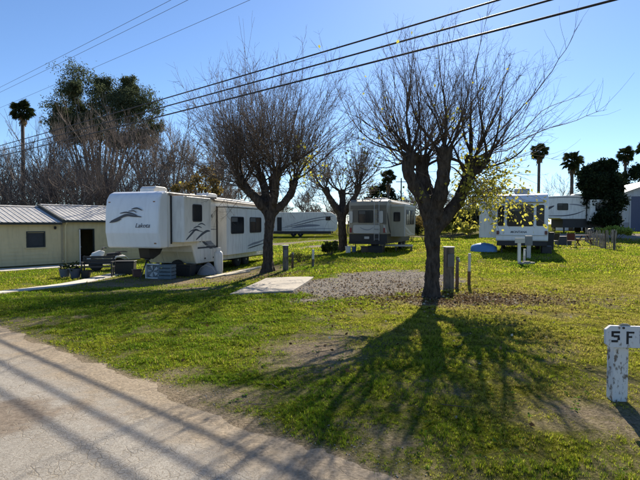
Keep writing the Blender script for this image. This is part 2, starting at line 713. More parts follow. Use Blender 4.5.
# ------------------------------------------------------------------ road
def road_material():
    m = bpy.data.materials.new('asphalt')
    m.use_nodes = True
    nt = m.node_tree
    N = nt.nodes
    L = nt.links
    b = N['Principled BSDF']
    b.inputs['Roughness'].default_value = 0.88
    b.inputs['Specular IOR Level'].default_value = 0.25
    tc = N.new('ShaderNodeTexCoord')
    vec = tc.outputs['Object']

    def noise(s, d=5, r=.6, v=None):
        n = N.new('ShaderNodeTexNoise')
        n.inputs['Scale'].default_value = s
        n.inputs['Detail'].default_value = d
        n.inputs['Roughness'].default_value = r
        L.new(v or vec, n.inputs['Vector'])
        return n

    def ramp(fac, c0, c1, p0=.35, p1=.65):
        r = N.new('ShaderNodeValToRGB')
        r.color_ramp.elements[0].position = p0
        r.color_ramp.elements[1].position = p1
        r.color_ramp.elements[0].color = (*c0, 1)
        r.color_ramp.elements[1].color = (*c1, 1)
        L.new(fac, r.inputs['Fac'])
        return r.outputs['Color']

    def mix(f, a, c, blend='MIX'):
        x = N.new('ShaderNodeMixRGB')
        x.blend_type = blend
        if isinstance(f, float):
            x.inputs['Fac'].default_value = f
        else:
            L.new(f, x.inputs['Fac'])
        L.new(a, x.inputs['Color1'])
        L.new(c, x.inputs['Color2'])
        return x.outputs['Color']
    agg = N.new('ShaderNodeTexVoronoi')
    agg.inputs['Scale'].default_value = 95
    L.new(vec, agg.inputs['Vector'])
    sp = N.new('ShaderNodeSeparateColor')
    L.new(agg.outputs['Color'], sp.inputs[0])
    base = mix(noise(1.1).outputs['Fac'], ramp(sp.outputs[0], (.165, .150, .127), (.40, .367, .315), 0, 1), ramp(sp.outputs[1], (.205, .185, .157), (.44, .404, .35), 0, 1))
    base = mix(.30, base, ramp(noise(7, 6).outputs['Fac'], (.235, .217, .185), (.40, .372, .325), .3, .7))
    sk = ramp(sp.outputs[2], (0, 0, 0), (1, 1, 1), .82, .88)
    skc = N.new('ShaderNodeRGB')
    skc.outputs[0].default_value = (.22, .19, .155, 1)
    base = mix(sk, base, skc.outputs[0])
    # brown dirt washed over the road
    dn = ramp(noise(.55, 6).outputs['Fac'], (0, 0, 0), (1, 1, 1), .58, .70)
    base = mix(dn, base, ramp(noise(25, 5).outputs['Fac'], (.13, .09, .06), (.24, .18, .125)))
    px_, py_ = gp(2, 418)
    sub = N.new('ShaderNodeVectorMath')
    sub.operation = 'DISTANCE'
    L.new(vec, sub.inputs[0])
    sub.inputs[1].default_value = (px_, py_, 0)
    sa = N.new('ShaderNodeMath')
    sa.operation = 'MULTIPLY_ADD'
    L.new(noise(3.5, 6, .7).outputs['Fac'], sa.inputs[0])
    sa.inputs[1].default_value = -.75
    L.new(sub.outputs['Value'], sa.inputs[2])
    st = ramp(sa.outputs[0], (1, 1, 1), (0, 0, 0), .0, .16)
    base = mix(st, base, ramp(noise(25, 5).outputs['Fac'], (.13, .10, .075), (.25, .20, .15)))
    dt = N.new('ShaderNodeVectorMath')
    dt.operation = 'DOT_PRODUCT'
    L.new(vec, dt.inputs[0])
    dt.inputs[1].default_value = (NX * 3.9, NY * 3.9, 0)
    sn = N.new('ShaderNodeMath')
    sn.operation = 'SINE'
    L.new(dt.outputs['Value'], sn.inputs[0])
    tk = ramp(sn.outputs[0], (.90, .90, .90), (1, 1, 1), 0, 1)
    base = mix(.8, base, tk, 'MULTIPLY')
    # alligator cracks
    warp = noise(3.0, 4)
    mv = N.new('ShaderNodeMixRGB')
    mv.blend_type = 'ADD'
    mv.inputs['Fac'].default_value = 0.16
    L.new(vec, mv.inputs['Color1'])
    L.new(warp.outputs['Color'], mv.inputs['Color2'])
    v1 = N.new('ShaderNodeTexVoronoi')
    v1.feature = 'DISTANCE_TO_EDGE'
    v1.inputs['Scale'].default_value = 5.2
    L.new(mv.outputs['Color'], v1.inputs['Vector'])
    v2 = N.new('ShaderNodeTexVoronoi')
    v2.feature = 'DISTANCE_TO_EDGE'
    v2.inputs['Scale'].default_value = 13.0
    L.new(mv.outputs['Color'], v2.inputs['Vector'])
    c1 = ramp(v1.outputs['Distance'], (0, 0, 0), (1, 1, 1), .004, .030)
    c2 = ramp(v2.outputs['Distance'], (0, 0, 0), (1, 1, 1), .004, .06)
    pm = ramp(noise(.8, 3).outputs['Fac'], (.15, .15, .15), (1, 1, 1), .35, .60)
    wh = N.new('ShaderNodeRGB')
    wh.outputs[0].default_value = (1, 1, 1, 1)
    c2 = mix(pm, wh.outputs[0], c2)
    crack = mix(1.0, c1, c2, 'MULTIPLY')
    # cracks break off here and there
    pm2 = ramp(noise(2.3, 3).outputs['Fac'], (0, 0, 0), (1, 1, 1), .36, .56)
    crack = mix(pm2, wh.outputs[0], crack)
    dk = N.new('ShaderNodeRGB')
    dk.outputs[0].default_value = (.21, .18, .14, 1)
    base = mix(crack, dk.outputs[0], base)
    # soil and grit spread in from the edge
    dot = N.new('ShaderNodeVectorMath')
    dot.operation = 'DOT_PRODUCT'
    L.new(vec, dot.inputs[0])
    dot.inputs[1].default_value = (NX, NY, 0)
    ed = N.new('ShaderNodeMath')
    ed.operation = 'MULTIPLY_ADD'
    L.new(noise(2.2, 6, .7).outputs['Fac'], ed.inputs[0])
    ed.inputs[1].default_value = 1.5
    L.new(dot.outputs['Value'], ed.inputs[2])
    em = N.new('ShaderNodeMapRange')
    em.inputs['From Min'].default_value = ROAD_EDGE - .05
    em.inputs['From Max'].default_value = ROAD_EDGE + .55
    L.new(ed.outputs[0], em.inputs['Value'])
    base = mix(em.outputs[0], base, mix(noise(5).outputs['Fac'], ramp(noise(38, 4).outputs['Fac'], (.11, .083, .055), (.31, .24, .16)), ramp(noise(28, 6).outputs['Fac'], (.18, .148, .104), (.42, .345, .25))))
    L.new(base, b.inputs['Base Color'])
    hm = N.new('ShaderNodeMath')
    hm.operation = 'MULTIPLY_ADD'
    L.new(noise(130, 3, .8).outputs['Fac'], hm.inputs[0])
    hm.inputs[1].default_value = 1.6
    L.new(crack, hm.inputs[2])
    bp = N.new('ShaderNodeBump')
    bp.inputs['Strength'].default_value = .5
    bp.inputs['Distance'].default_value = .006
    L.new(hm.outputs[0], bp.inputs['Height'])
    L.new(bp.outputs[0], b.inputs['Normal'])
    return m


def build_road():
    ts = axis([(-45, -8, 1.0), (-8, 14, .08), (14, 62, .5)])
    # across: distance from the camera, height above the soil, share of the edge's wander
    cols = [(-5.2, .014, 0), (-4, .014, 0), (-2.5, .014, 0), (-1, .014, 0), (.5, .014, 0), (1.5, .014, 0), (2.0, .014, .2), (2.4, .013, .5), (2.65, .009, 1), (2.84, .002, 1), (3.05, -.010, 1), (3.35, -.05, 1)]
    n, k = len(ts), len(cols)
    wan = (fbm(ts, ts * 0 + 3.3, 1.0, 4, 13.0) - .5) * .30
    G = np.zeros((n, k, 3))
    for j, (p, h, f) in enumerate(cols):
        q = p + wan * f
        G[:, j, 0] = ts * UX + q * NX
        G[:, j, 1] = ts * UY + q * NY
        G[:, j, 2] = T(G[:, j, 0], G[:, j, 1]) + h
    i = (np.arange(n - 1)[:, None] * k + np.arange(k - 1)[None, :]).ravel()
    Fr = np.stack([i, i + 1, i + k + 1, i + k], -1)
    return obj('road', np_mesh('road', G.reshape(-1, 3), Fr, smooth_=True), road_material())


struct(build_road())

M_CONC = mat('concrete', (.42, .375, .31), .9, .22, 3.0, .35, 45, dirt=.35)
M_CONC_P = mat('concrete_path', (.60, .56, .48), .9, .18, 2.0, .3, 45, dirt=.25)


def draped_slab(name, a, b, wid, thick, m, n=14):
    """a low slab from a to b, its top following the ground"""
    a = Vector((*a, 0))
    b = Vector((*b, 0))
    d = (b - a).normalized()
    s = Vector((-d.y, d.x, 0)) * wid / 2
    mb = MB()
    vs = []
    for i in range(n + 1):
        c = a.lerp(b, i / n)
        for q in (c - s, c + s):
            z = Tz(q.x, q.y)
            vs += [(q.x, q.y, z - .1), (q.x, q.y, z + thick)]
    fs = [(0, 1, 3, 2)]
    for i in range(n):
        o = i * 4
        fs += [(o + 1, o + 5, o + 7, o + 3), (o, o + 4, o + 5, o + 1), (o + 2, o + 3, o + 7, o + 6), (o, o + 2, o + 6, o + 4)]
    o = n * 4
    fs.append((o, o + 2, o + 3, o + 1))
    mb.add(vs, fs)
    return struct(obj(name, mb, m))


def build_patio_slab():
    c = [gp(230, 292.5, .0), gp(293, 291, .02), gp(314, 276.5, .05), gp(266, 276, -.05)]
    mb = MB()
    n = 8
    vs = []
    for j in range(n + 1):
        for i in range(n + 1):
            u, v = i / n, j / n
            x = (c[0][0] * (1 - u) + c[1][0] * u) * (1 - v) + (c[3][0] * (1 - u) + c[2][0] * u) * v
            y = (c[0][1] * (1 - u) + c[1][1] * u) * (1 - v) + (c[3][1] * (1 - u) + c[2][1] * u) * v
            vs.append((x, y, .05 + Tz(x, y)))
    k = n + 1
    fs = [(j * k + i, j * k + i + 1, (j + 1) * k + i + 1, (j + 1) * k + i) for j in range(n) for i in range(n)]
    rim = [i for i in range(k)] + [j * k + n for j in range(1, k)] + [n * k + i for i in range(n - 1, -1, -1)] + [j * k for j in range(n - 1, 0, -1)]
    m0 = len(vs)
    vs += [(vs[i][0], vs[i][1], vs[i][2] - .2) for i in rim]
    for q in range(len(rim)):
        q2 = (q + 1) % len(rim)
        fs.append((rim[q], m0 + q, m0 + q2, rim[q2]))
    mb.add(vs, fs)
    struct(obj('patio_slab', mb, M_CONC))


build_patio_slab()
# pad strip beside the parked fifth-wheel, the walk along the cottage
draped_slab('concrete_path', (-9.6, 13.6), (-9.0, 22.0), .75, .03, M_CONC_P)

# ------------------------------------------------------------------ cottage
M_CREAM = mat('cream_siding', (.76, .63, .36), .8, .12, 1.2, .1, 30, dirt=.18)
M_DTRIM = mat('dark_trim', (.045, .05, .045), .7, .2)
M_TIN = mat('roof_tin', (.55, .53, .50), .55, .3, .8, .08, 20, metal=.12, dirt=.5)
M_BOARD = mat('weathered_board', (.58, .52, .40), .85, .2, 3)
M_WHITE = mat('white_paint', (.78, .77, .73), .5, .08, 2, dirt=.15)
M_GLASS = glass_mat()
M_SCREEN = mat('window_screen', (.05, .055, .06), .75, .2)
M_DARK = mat('black_plastic', (.018, .018, .02), .55, .3)
M_STEEL = mat('dark_steel', (.03, .03, .032), .5, .3, metal=.3)
M_RUBBER = mat('tyre_rubber', (.02, .02, .02), .8, .2)
M_GALV = mat('galvanised_metal', (.42, .43, .44), .45, .2, 4, metal=.6)


def build_cottage():
    rz = math.atan2(NY, NX)
    c = thing('cottage', 'cream board cottage with ribbed metal roof and dark square window', 'cottage', (-13.6, 28.5, Tz(-13.6, 28.5) - .02), rz)
    xl, xr, D = -9.0, 3.2, 6.2
    H = 2.42
    openings = [(-3.39, -2.44, 1.0, 1.88), (-.61, .27, 0.02, 2.0)]
    # lapped siding boards, cut round the openings
    mb = MB()
    bh = .2
    z = 0.0
    while z < H - 1e-3:
        z1 = min(z + bh, H)
        zm = (z + z1) / 2
        xs = [xl]
        for a, b, o0, o1 in openings:
            if o0 <= zm <= o1:
                xs += [a, b]
        xs.append(xr)
        for i in range(0, len(xs), 2):
            a, b = xs[i], xs[i + 1]
            mb.add([(a, -.03, z), (b, -.03, z), (b, -.012, z1), (a, -.012, z1), (a, .1, z), (b, .1, z), (b, .1, z1), (a, .1, z1)],
                   [(0, 1, 2, 3), (4, 7, 6, 5), (0, 4, 5, 1), (3, 2, 6, 7), (1, 5, 6, 2), (0, 3, 7, 4)])
        z = z1
    mb.box(xl, xl + .1, .1, D, 0, H)
    mb.box(xr - .1, xr, .1, D, 0, H)
    mb.box(xl, xr, D - .1, D, 0, H)
    for x0 in (xl, xr - .1):   # gable triangles
        mb.add([(x0, 0, H), (x0, D, H), (x0, D / 2, H + .8), (x0 + .1, 0, H), (x0 + .1, D, H), (x0 + .1, D / 2, H + .8)], [(0, 1, 2), (3, 5, 4), (0, 3, 4, 1), (1, 4, 5, 2), (2, 5, 3, 0)])
    obj('wall', mb, M_CREAM, c)
    obj('plinth', MB().box(xl - .02, xr + .02, -.06, D + .02, -.3, .06), mat('plinth', (.10, .09, .075), .9), c)
    fl = MB().box(xl + .1, xr - .1, .1, D - .1, -.1, .0)
    obj('floor', fl, mat('cottage_floor', (.12, .09, .07), .8), c)
    # vertical joint of the two wings, corner boards
    obj('joint_board', MB().box(-1.62, -1.5, -.05, -.032, .02, 2.38), mat('joint_board', (.46, .39, .25), .85), c)
    obj('panel_board', MB().box(-5.6, -4.75, -.062, -.034, 1.35, 2.1), M_BOARD, c)
    # roof: ribbed sheets, a part each
    lo, hi = 2.46, 3.30

    def sheet(x0, x1, y0, z0, y1, z1, th=.02):
        xs = [x0]
        hs = [0]
        nrib = 3
        w = (x1 - x0) / nrib
        for k in range(nrib):
            a = x0 + k * w
            for dx, hh in ((.12, 0), (.15, .02), (.19, .02), (.22, 0)):
                xs.append(a + dx * w / .28)
                hs.append(hh)
        xs = [v for v in xs if v < x1] + [x1]
        hs = hs[:len(xs) - 1] + [0]
        vs = []
        for x, h in zip(xs, hs):
            vs += [(x, y0, z0 + h), (x, y1, z1 + h), (x, y0, z0 + h - th), (x, y1, z1 + h - th)]
        fs = []
        for i in range(len(xs) - 1):
            o = i * 4
            fs += [(o, o + 4, o + 5, o + 1), (o + 2, o + 3, o + 7, o + 6), (o, o + 2, o + 6, o + 4), (o + 1, o + 5, o + 7, o + 3)]
        n = (len(xs) - 1) * 4
        fs += [(0, 1, 3, 2), (n, n + 2, n + 3, n + 1)]
        return MB().add(vs, fs)
    wings = [(-9.3, -1.66, 0.0), (-1.52, 3.5, .13)]
    for a, b, dz in wings:
        k = max(1, round((b - a) / .84))
        w = (b - a) / k
        for i in range(k):
            x0 = a + i * w + .004
            x1 = a + (i + 1) * w - .004
            obj('roof_panel', sheet(x0, x1, -.35, lo - .09 + dz, D / 2, hi + dz), M_TIN, c)
            obj('roof_panel', sheet(x0, x1, D / 2, hi + dz, D + .35, lo - .09 + dz), M_TIN, c)
        obj('fascia', MB().box(a, b, -.33, -.30, lo - .22 + dz, lo - .115 + dz), M_DTRIM, c)
        obj('ridge_cap', MB().add([(a, D / 2 - .16, hi + dz), (b, D / 2 - .16, hi + dz), (b, D / 2, hi + dz + .07), (a, D / 2, hi + dz + .07), (b, D / 2 + .16, hi + dz), (a, D / 2 + .16, hi + dz)], [(0, 1, 2, 3), (3, 2, 4, 5), (0, 5, 4, 1), (0, 3, 5), (1, 4, 2)]), M_TIN, c)
        obj('soffit', MB().box(a, b, -.30, D, lo - .12 + dz, lo - .10 + dz), M_DTRIM, c)
    st = MB().add([(-1.66, -.36, lo - .12), (-1.66, D / 2, hi - .03), (-1.66, D / 2, hi + .17), (-1.66, -.36, lo + .07), (-1.525, -.36, lo - .12), (-1.525, D / 2, hi - .03), (-1.525, D / 2, hi + .17), (-1.525, -.36, lo + .07)],
                  [(0, 1, 2, 3), (4, 7, 6, 5), (0, 4, 5, 1), (3, 2, 6, 7), (0, 3, 7, 4), (1, 5, 6, 2)])
    obj('step_flashing', st, M_DTRIM, c)
    # window
    a, b, z0, z1 = openings[0]
    w = obj('window', MB().box(a + .06, b - .06, .03, .05, z0 + .06, z1 - .06), M_SCREEN, c)
    fr = MB()
    for q in ((a, a + .06, z0, z1), (b - .06, b, z0, z1), (a + .06, b - .06, z0, z0 + .06), (a + .06, b - .06, z1 - .06, z1)):
        fr.box(q[0], q[1], -.045, .06, q[2], q[3])
    obj('frame', fr, M_DTRIM, w)
    # door opening, its leaf swung out
    a, b, z0, z1 = openings[1]
    fr = MB()
    for q in ((a, a + .05, z0, z1), (b - .05, b, z0, z1), (a + .05, b - .05, z1 - .05, z1)):
        fr.box(q[0], q[1], -.05, .11, q[2], q[3])
    obj('door_frame', fr, M_DTRIM, c)
    M = Matrix.Translation((a, -.06, 0)) @ Matrix.Rotation(R(-112), 4, 'Z')
    d = obj('door', MB().box(0, .8, -.02, .02, .05, 1.96, M), M_WHITE, c)
    obj('handle', MB().tube([M @ Vector((.72, .02, .98)), M @ Vector((.72, .07, .98))], .025, 8), M_GALV, d)
    obj('downpipe', MB().tube([(-1.4, -.3, 2.36), (-1.4, -.12, 2.2), (-1.4, -.09, .1)], .035, 8), M_CREAM, c)
    obj('sill', MB().box(-3.47, -2.36, -.09, -.046, .95, .998), M_CREAM, c)
    obj('lamp', MB().lathe([(.04, 0), (.07, .05), (.07, .13), (.03, .17)], 10, (-1.95, -.11, 1.98)), M_DARK, c)
    return c


build_cottage()
# walk along the front of the cottage
_b = Vector((-13.6, 28.5))
_n = Vector((NX, NY))
_u = Vector((UX, UY))
draped_slab('cottage_path', _b + _n * -8.5 - _u * 1.75, _b + _n * .4 - _u * 1.75, 1.5, .025, M_CONC_P)


# ------------------------------------------------------------------ trailers: shared pieces
def rrect(a0, a1, b0, b1, r, n=4):
    pts = []
    for cx, cy, s in ((a1 - r, b0 + r, -90), (a1 - r, b1 - r, 0), (a0 + r, b1 - r, 90), (a0 + r, b0 + r, 180)):
        for k in range(n + 1):
            t = R(s + 90 * k / n)
            pts.append((cx + r * math.cos(t), cy + r * math.sin(t)))
    return pts


def on_face(face, a, b, off):
    """face: ('x', xs, sign) or ('y', ys, sign); a along, b up, off outwards"""
    if face[0] == 'x':
        return (face[1] + off * face[2], a, b)
    return (a, face[1] + off * face[2], b)


def face_poly(mb, face, pts, o0, o1):
    n = len(pts)
    vs = [on_face(face, p[0], p[1], o0) for p in pts] + [on_face(face, p[0], p[1], o1) for p in pts]
    fs = [tuple(range(n)), tuple(range(n, 2 * n))[::-1]] + [(i, (i + 1) % n, n + (i + 1) % n, n + i) for i in range(n)]
    return mb.add(vs, fs)


def window(par, face, a0, a1, b0, b1, r=.06, fw=.035, fm=None, gm=None):
    w = obj('window', face_poly(MB(), face, rrect(a0 + fw * .6, a1 - fw * .6, b0 + fw * .6, b1 - fw * .6, r), .004, .016), gm or M_GLASS, par)
    po = rrect(a0, a1, b0, b1, r + fw * .4)
    pi = rrect(a0 + fw, a1 - fw, b0 + fw, b1 - fw, r)
    n = len(po)
    vs = []
    for pts, o in ((po, 0), (po, .03), (pi, .03), (pi, 0.0)):
        vs += [on_face(face, p[0], p[1], o) for p in pts]
    fs = []
    for k in range(3):
        for i in range(n):
            j = (i + 1) % n
            fs.append((k * n + i, k * n + j, (k + 1) * n + j, (k + 1) * n + i))
    obj('frame', MB().add(vs, fs), fm or M_DARK, w)
    if a1 - a0 > .9:
        am = (a0 + a1) / 2
        obj('divider', face_poly(MB(), face, [(am - .014, b0 + fw), (am + .014, b0 + fw), (am + .014, b1 - fw), (am - .014, b1 - fw)], .017, .026), M_DARK, w)
        obj('blind', face_poly(MB(), face, [(a0 + fw * 1.5, b1 - (b1 - b0) * .3), (am - .02, b1 - (b1 - b0) * .3), (am - .02, b1 - fw * 1.3), (a0 + fw * 1.5, b1 - fw * 1.3)], .0165, .0175), mat('window_blind', (.10, .098, .09), .6, .15), w)
    return w


def swoosh(par, face, pts, wid, m, name='stripe', off=.005, sub=6):
    """flat painted streak along a smooth polyline, pointed at the ends"""
    P = [Vector(p) for p in pts]
    Q = []
    for i in range(len(P) - 1):
        p0, p1, p2, p3 = P[max(i - 1, 0)], P[i], P[i + 1], P[min(i + 2, len(P) - 1)]
        for k in range(sub):
            t = k / sub
            Q.append(.5 * ((2 * p1) + (p2 - p0) * t + (2 * p0 - 5 * p1 + 4 * p2 - p3) * t * t + (3 * p1 - p0 - 3 * p2 + p3) * t ** 3))
    Q.append(P[-1])
    n = len(Q)
    up, dn = [], []
    for i, q in enumerate(Q):
        d = (Q[min(i + 1, n - 1)] - Q[max(i - 1, 0)])
        nn = Vector((-d.y, d.x)).normalized()
        t = i / (n - 1)
        w = wid * (math.sin(math.pi * min(1, t * .9 + .06)) ** .8) * .5 + .004
        up.append(q + nn * w)
        dn.append(q - nn * w)
    vs = [on_face(face, p.x, p.y, off) for p in up] + [on_face(face, p.x, p.y, off) for p in dn]
    fs = [(i, i + 1, n + i + 1, n + i) for i in range(n - 1)]
    return obj(name, MB().add(vs, fs), m, par)


def lettering(par, face, body, a, b, size, m, shear=0.0, bold=0.0, mirror=False):
    me = text_mesh(body, size, shear, .002, bold)
    s = -1 if mirror else 1
    for v in me.vertices:
        x, y, z = v.co
        v.co = on_face(face, a + s * x, b + y, .005 + z)
    me.materials.clear()
    return obj('lettering', me, m, par)


def wheels(par, xs, ys, r=.36, w=.2):
    for x in xs:
        for y in ys:
            t = obj('wheel', MB().wheel((x, y, r), r, w), M_RUBBER, par, shade=True)
            s = 1 if x > 0 else -1
            M = Matrix.Translation((x + s * w * .3, y, r)) @ Matrix.Rotation(R(90 * s), 4, 'Y')
            obj('rim', MB().lathe([(r * .62, -.05), (r * .62, .0), (r * .5, .01), (r * .45, -.03), (r * .2, -.02), (r * .16, .04), (.02, .05)], 20, (0, 0, 0), M), M_GALV, t)


def ac_unit(par, y0, y1, z, w=.7, h=.26, m=None):
    pr = [(y0, z), (y1, z), (y1 - .06, z + h * .8), (y1 - .2, z + h), (y0 + .15, z + h), (y0 + .02, z + h * .6)]
    return obj('air_conditioner', MB().prism_x(pr, -w / 2, w / 2), m or M_WHITE, par, .03)


def boxes(name, par, m, *bs):
    for b in bs:
        obj(name, MB().box(*b), m, par)


def box_part(name, par, m, *b, bevel=0.0):
    return obj(name, MB().box(*b), m, par, bevel)


def jack(par, x, y, z):
    j = obj('jack', MB().tube([(x, y, z), (x, y, .03)], .035, 8).box(x - .11, x + .11, y - .11, y + .11, .0, .03), M_STEEL, par)
    return j


# ------------------------------------------------------------------ white fifth-wheel beside the cottage
M_CAP = mat('gelcoat_white', (.82, .83, .83), .35, .05, 1.5, dirt=.12, coat=.3)
M_RVW = mat('trailer_white', (.80, .78, .72), .5, .07, 1.5, dirt=.3)
M_PALE = mat('pale_moulding', (.55, .53, .48), .5, .08, 2)
M_RVC = mat('trailer_cream', (.60, .54, .38), .6, .1, 1.5, dirt=.3)
M_ROOF = mat('rubber_roof', (.62, .60, .55), .8, .15, 2, dirt=.4)
M_SW1 = mat('charcoal_decal', (.06, .065, .08), .5, .1)
M_SW2 = mat('grey_decal', (.24, .25, .28), .5, .1)
M_BROWN = mat('brown_trim', (.20, .17, .14), .6, .2)


def build_left_trailer():
    x0, y0 = -6.24, 18.6
    rz = R(-17.5)
    # origin at the middle of the front, visible side x = +1.25
    ox = x0 - 1.25 * math.cos(R(17.5))
    oy = y0 + 1.25 * math.sin(R(17.5))
    t = thing('fifth_wheel_trailer', 'white fifth-wheel trailer with raised overhanging nose and script lettering beside the cottage', 'trailer', (ox, oy, -.46), rz)
    W_ = 1.25
    body = [(.6, 1.32), (2.35, 1.32), (2.75, .5), (11.2, .5), (11.2, 2.3), (11.02, 2.9), (10.6, 3.25), (9.8, 3.42), (6, 3.5), (.6, 3.53)]
    obj('body', MB().prism_x(body, -W_, W_), M_RVW, t, .05, 3)
    cap = [(.12, 1.30), (.62, 1.30), (.62, 3.56), (.95, 3.56), (.95, 3.58), (.5, 3.57), (.26, 3.47), (.1, 3.22), (.03, 2.75), (0, 1.93), (.03, 1.88)]
    cap = [(.14, 1.30), (.64, 1.30), (.64, 3.565), (.5, 3.56), (.27, 3.47), (.11, 3.24), (.03, 2.75), (0, 1.93), (.025, 1.86)]
    obj('front_cap', MB().prism_x(cap, -W_ - .015, W_ + .015), M_CAP, t, .09, 4, ang=28)
    obj('roof_membrane', MB().prism_x([(.66, 3.531), (6, 3.501), (9.8, 3.421), (9.8, 3.45), (6, 3.53), (.66, 3.56)], -W_ + .06, W_ - .06), M_ROOF, t)
    fy = ('y', 0.0, -1)
    fs = ('x', W_, 1)
    # bird-like strokes and script on the nose (front face leans a little: keep proud)
    fc = ('y', -.012, -1)
    for pts, w in (([(-.95, 2.5), (-.6, 2.62), (-.2, 2.75), (.1, 2.72), (.5, 2.68)], .09), ([(-.5, 2.82), (-.2, 2.86), (.1, 2.80), (.3, 2.74)], .05),
                   ([(.05, 2.98), (.3, 3.02), (.55, 2.93)], .05), ([(-.1, 2.90), (.15, 2.92), (.28, 2.84)], .035), ([(-1.0, 2.46), (-.7, 2.52), (-.45, 2.60)], .07)):
        swoosh(t, ('y', -.012 + .03 * 0, -1), [(a, b - .14) for a, b in pts], w, M_SW1, 'decal', .004)
    lettering(t, ('y', -.006, -1), 'Lakota', .2, 2.12, .25, M_SW1, .35)
    for x, z in ((-1.08, 3.12), (1.02, 3.12), (1.05, 1.5)):
        obj('clearance_lamp', MB().box(x - .05, x + .05, -.012 + (.1 if z > 3 else .1), .13, z - .02, z + .03), mat('amber_lens', (.25, .10, .03), .3), t)
    # bedroom slide-out
    s = obj('slide_out', MB().box(W_ - .3, 1.83, .86, 2.95, 1.52, 3.38), M_RVW, t, .03)
    boxes('trim', s, M_WHITE, (1.832, 1.845, .87, .93, 1.54, 3.36), (1.832, 1.845, 2.88, 2.94, 1.54, 3.36), (1.832, 1.845, .93, 2.88, 3.3, 3.36))
    boxes('seal', s, M_DARK, (W_ + .002, W_ + .05, .80, .85, 1.46, 3.44), (W_ + .002, W_ + .05, 2.96, 3.0, 1.46, 3.44))
    fb = ('x', 1.83, 1)
    window(t, fb, 1.5, 2.2, 2.35, 3.08, .07)
    for pts, w in (([(1.02, 1.62), (1.4, 1.85), (1.7, 2.02), (2.0, 1.98)], .09), ([(1.75, 1.6), (2.2, 1.82), (2.6, 1.95), (2.88, 1.95)], .1), ([(1.55, 2.08), (1.9, 2.16), (2.2, 2.10)], .05), ([(1.9, 2.22), (2.2, 2.28), (2.5, 2.2)], .045), ([(1.2, 1.9), (1.6, 2.02), (2.3, 1.92)], .04)):
        swoosh(t, fb, pts, w, M_SW1, 'decal')
    # roof edge rail and awning roller
    obj('roof_rail', MB().box(W_ + .002, W_ + .05, .7, 4.4, 3.40, 3.50).box(-W_ - .05, -W_ - .002, .7, 9.6, 3.38, 3.48), M_BROWN, t)
    obj('awning_roller', MB().tube([(W_ + .09, 4.1, 3.36), (W_ + .09, 9.2, 3.28)], .06, 10), M_BROWN, t)
    # living slide-out
    s2 = obj('slide_out', MB().box(W_ - .3, 1.75, 4.5, 8.9, .78, 3.05), M_RVW, t, .03)
    boxes('trim', s2, M_WHITE, (1.752, 1.764, 4.51, 4.57, .8, 3.03), (1.752, 1.764, 6.66, 6.72, .8, 3.03), (1.752, 1.764, 8.83, 8.89, .8, 3.03))
    boxes('seal', s2, M_DARK, (W_ + .002, W_ + .05, 4.44, 4.49, .72, 3.1))
    obj('slide_topper', MB().box(W_ + .01, 1.80, 4.46, 8.94, 3.08, 3.12), M_WHITE, s2)
    f2 = ('x', 1.75, 1)
    window(t, f2, 4.95, 6.3, 1.78, 2.62, .08)
    window(t, f2, 7.0, 8.4, 1.80, 2.62, .08)
    swoosh(t, f2, [(6.76, 1.12), (7.4, 1.22), (8.1, 1.28), (8.85, 1.4)], .11, M_SW2, 'decal')
    swoosh(t, f2, [(6.78, 1.0), (7.6, 1.08), (8.85, 1.2)], .06, M_SW1, 'decal')
    # streaks on the wall between the slide-outs
    for pts, w in (([(3.05, 1.9), (3.5, 1.6), (3.9, 1.35), (4.4, 1.15)], .28), ([(3.2, 2.0), (3.8, 2.02), (4.45, 2.0)], .03), ([(3.1, 1.55), (3.6, 1.3), (4.4, .95)], .13)):
        swoosh(t, fs, pts, w, M_SW2 if w > .2 else M_SW1, 'decal')
    # basement: compartment hatches, cream kick wall
    for a, b in ((3.0, 3.75), (3.85, 4.4), (9.3, 10.4)):
        h = obj('hatch', face_poly(MB(), fs, rrect(a, b, .62, 1.12, .05), .003, .02), M_RVW, t)
        obj('latch', face_poly(MB(), fs, rrect((a + b) / 2 - .05, (a + b) / 2 + .05, .68, .74, .015), .021, .04), M_DARK, h)
    obj('stripe', MB().box(W_ + .003, W_ + .008, 2.8, 4.45, 1.16, 1.24), M_SW1, t)
    # front wall of the basement: cream panels under the overhang
    def slope(xa, xb, o=.006):
        d = Vector((.82, .4)).normalized()
        return [(xa, 2.42 - d.x * o, 1.24 - d.y * o), (xb, 2.42 - d.x * o, 1.24 - d.y * o), (xb, 2.72 - d.x * o, .56 - d.y * o), (xa, 2.72 - d.x * o, .56 - d.y * o)]
    for xa, xb in ((-1.18, -.42), (-.4, .4), (.42, 1.18)):
        a, b = slope(xa, xb, .02), slope(xa, xb, .002)
        obj('kick_panel', MB().add(a + b, [(0, 1, 2, 3), (4, 7, 6, 5), (0, 4, 5, 1), (1, 5, 6, 2), (2, 6, 7, 3), (3, 7, 4, 0)]), M_RVC, t)
    # pin box and legs
    pb = [(.75, 1.30), (1.75, 1.30), (1.5, 1.0), (1.05, .82), (.85, .86)]
    obj('pin_box', MB().prism_x(pb, -.26, .26), M_STEEL, t, .02)
    st = MB()
    for k in range(3):
        a = 2 * math.pi * k / 3 + .4
        st.tube([(.0, 1.0, .84), (.42 * math.cos(a), 1.0 + .42 * math.sin(a), .02)], .025, 6)
    st.lathe([(.12, .78), (.12, .84), (.05, .86)], 10, (0, 1.0, 0))
    obj('pin_stand', st, M_STEEL, t)
    for x in (-.95, .95):
        obj('landing_leg', MB().box(x - .05, x + .05, 2.95, 3.05, .1, .5).box(x - .13, x + .13, 2.87, 3.13, 0, .1), M_STEEL, t)
    wheels(t, (-.98, .98), (7.0, 7.95))
    obj('chassis', MB().box(-.7, -.6, 2.9, 11.1, .38, .498).box(.6, .7, 2.9, 11.1, .38, .498).box(-.95, .95, 7.4, 7.55, .3, .42), M_STEEL, t)
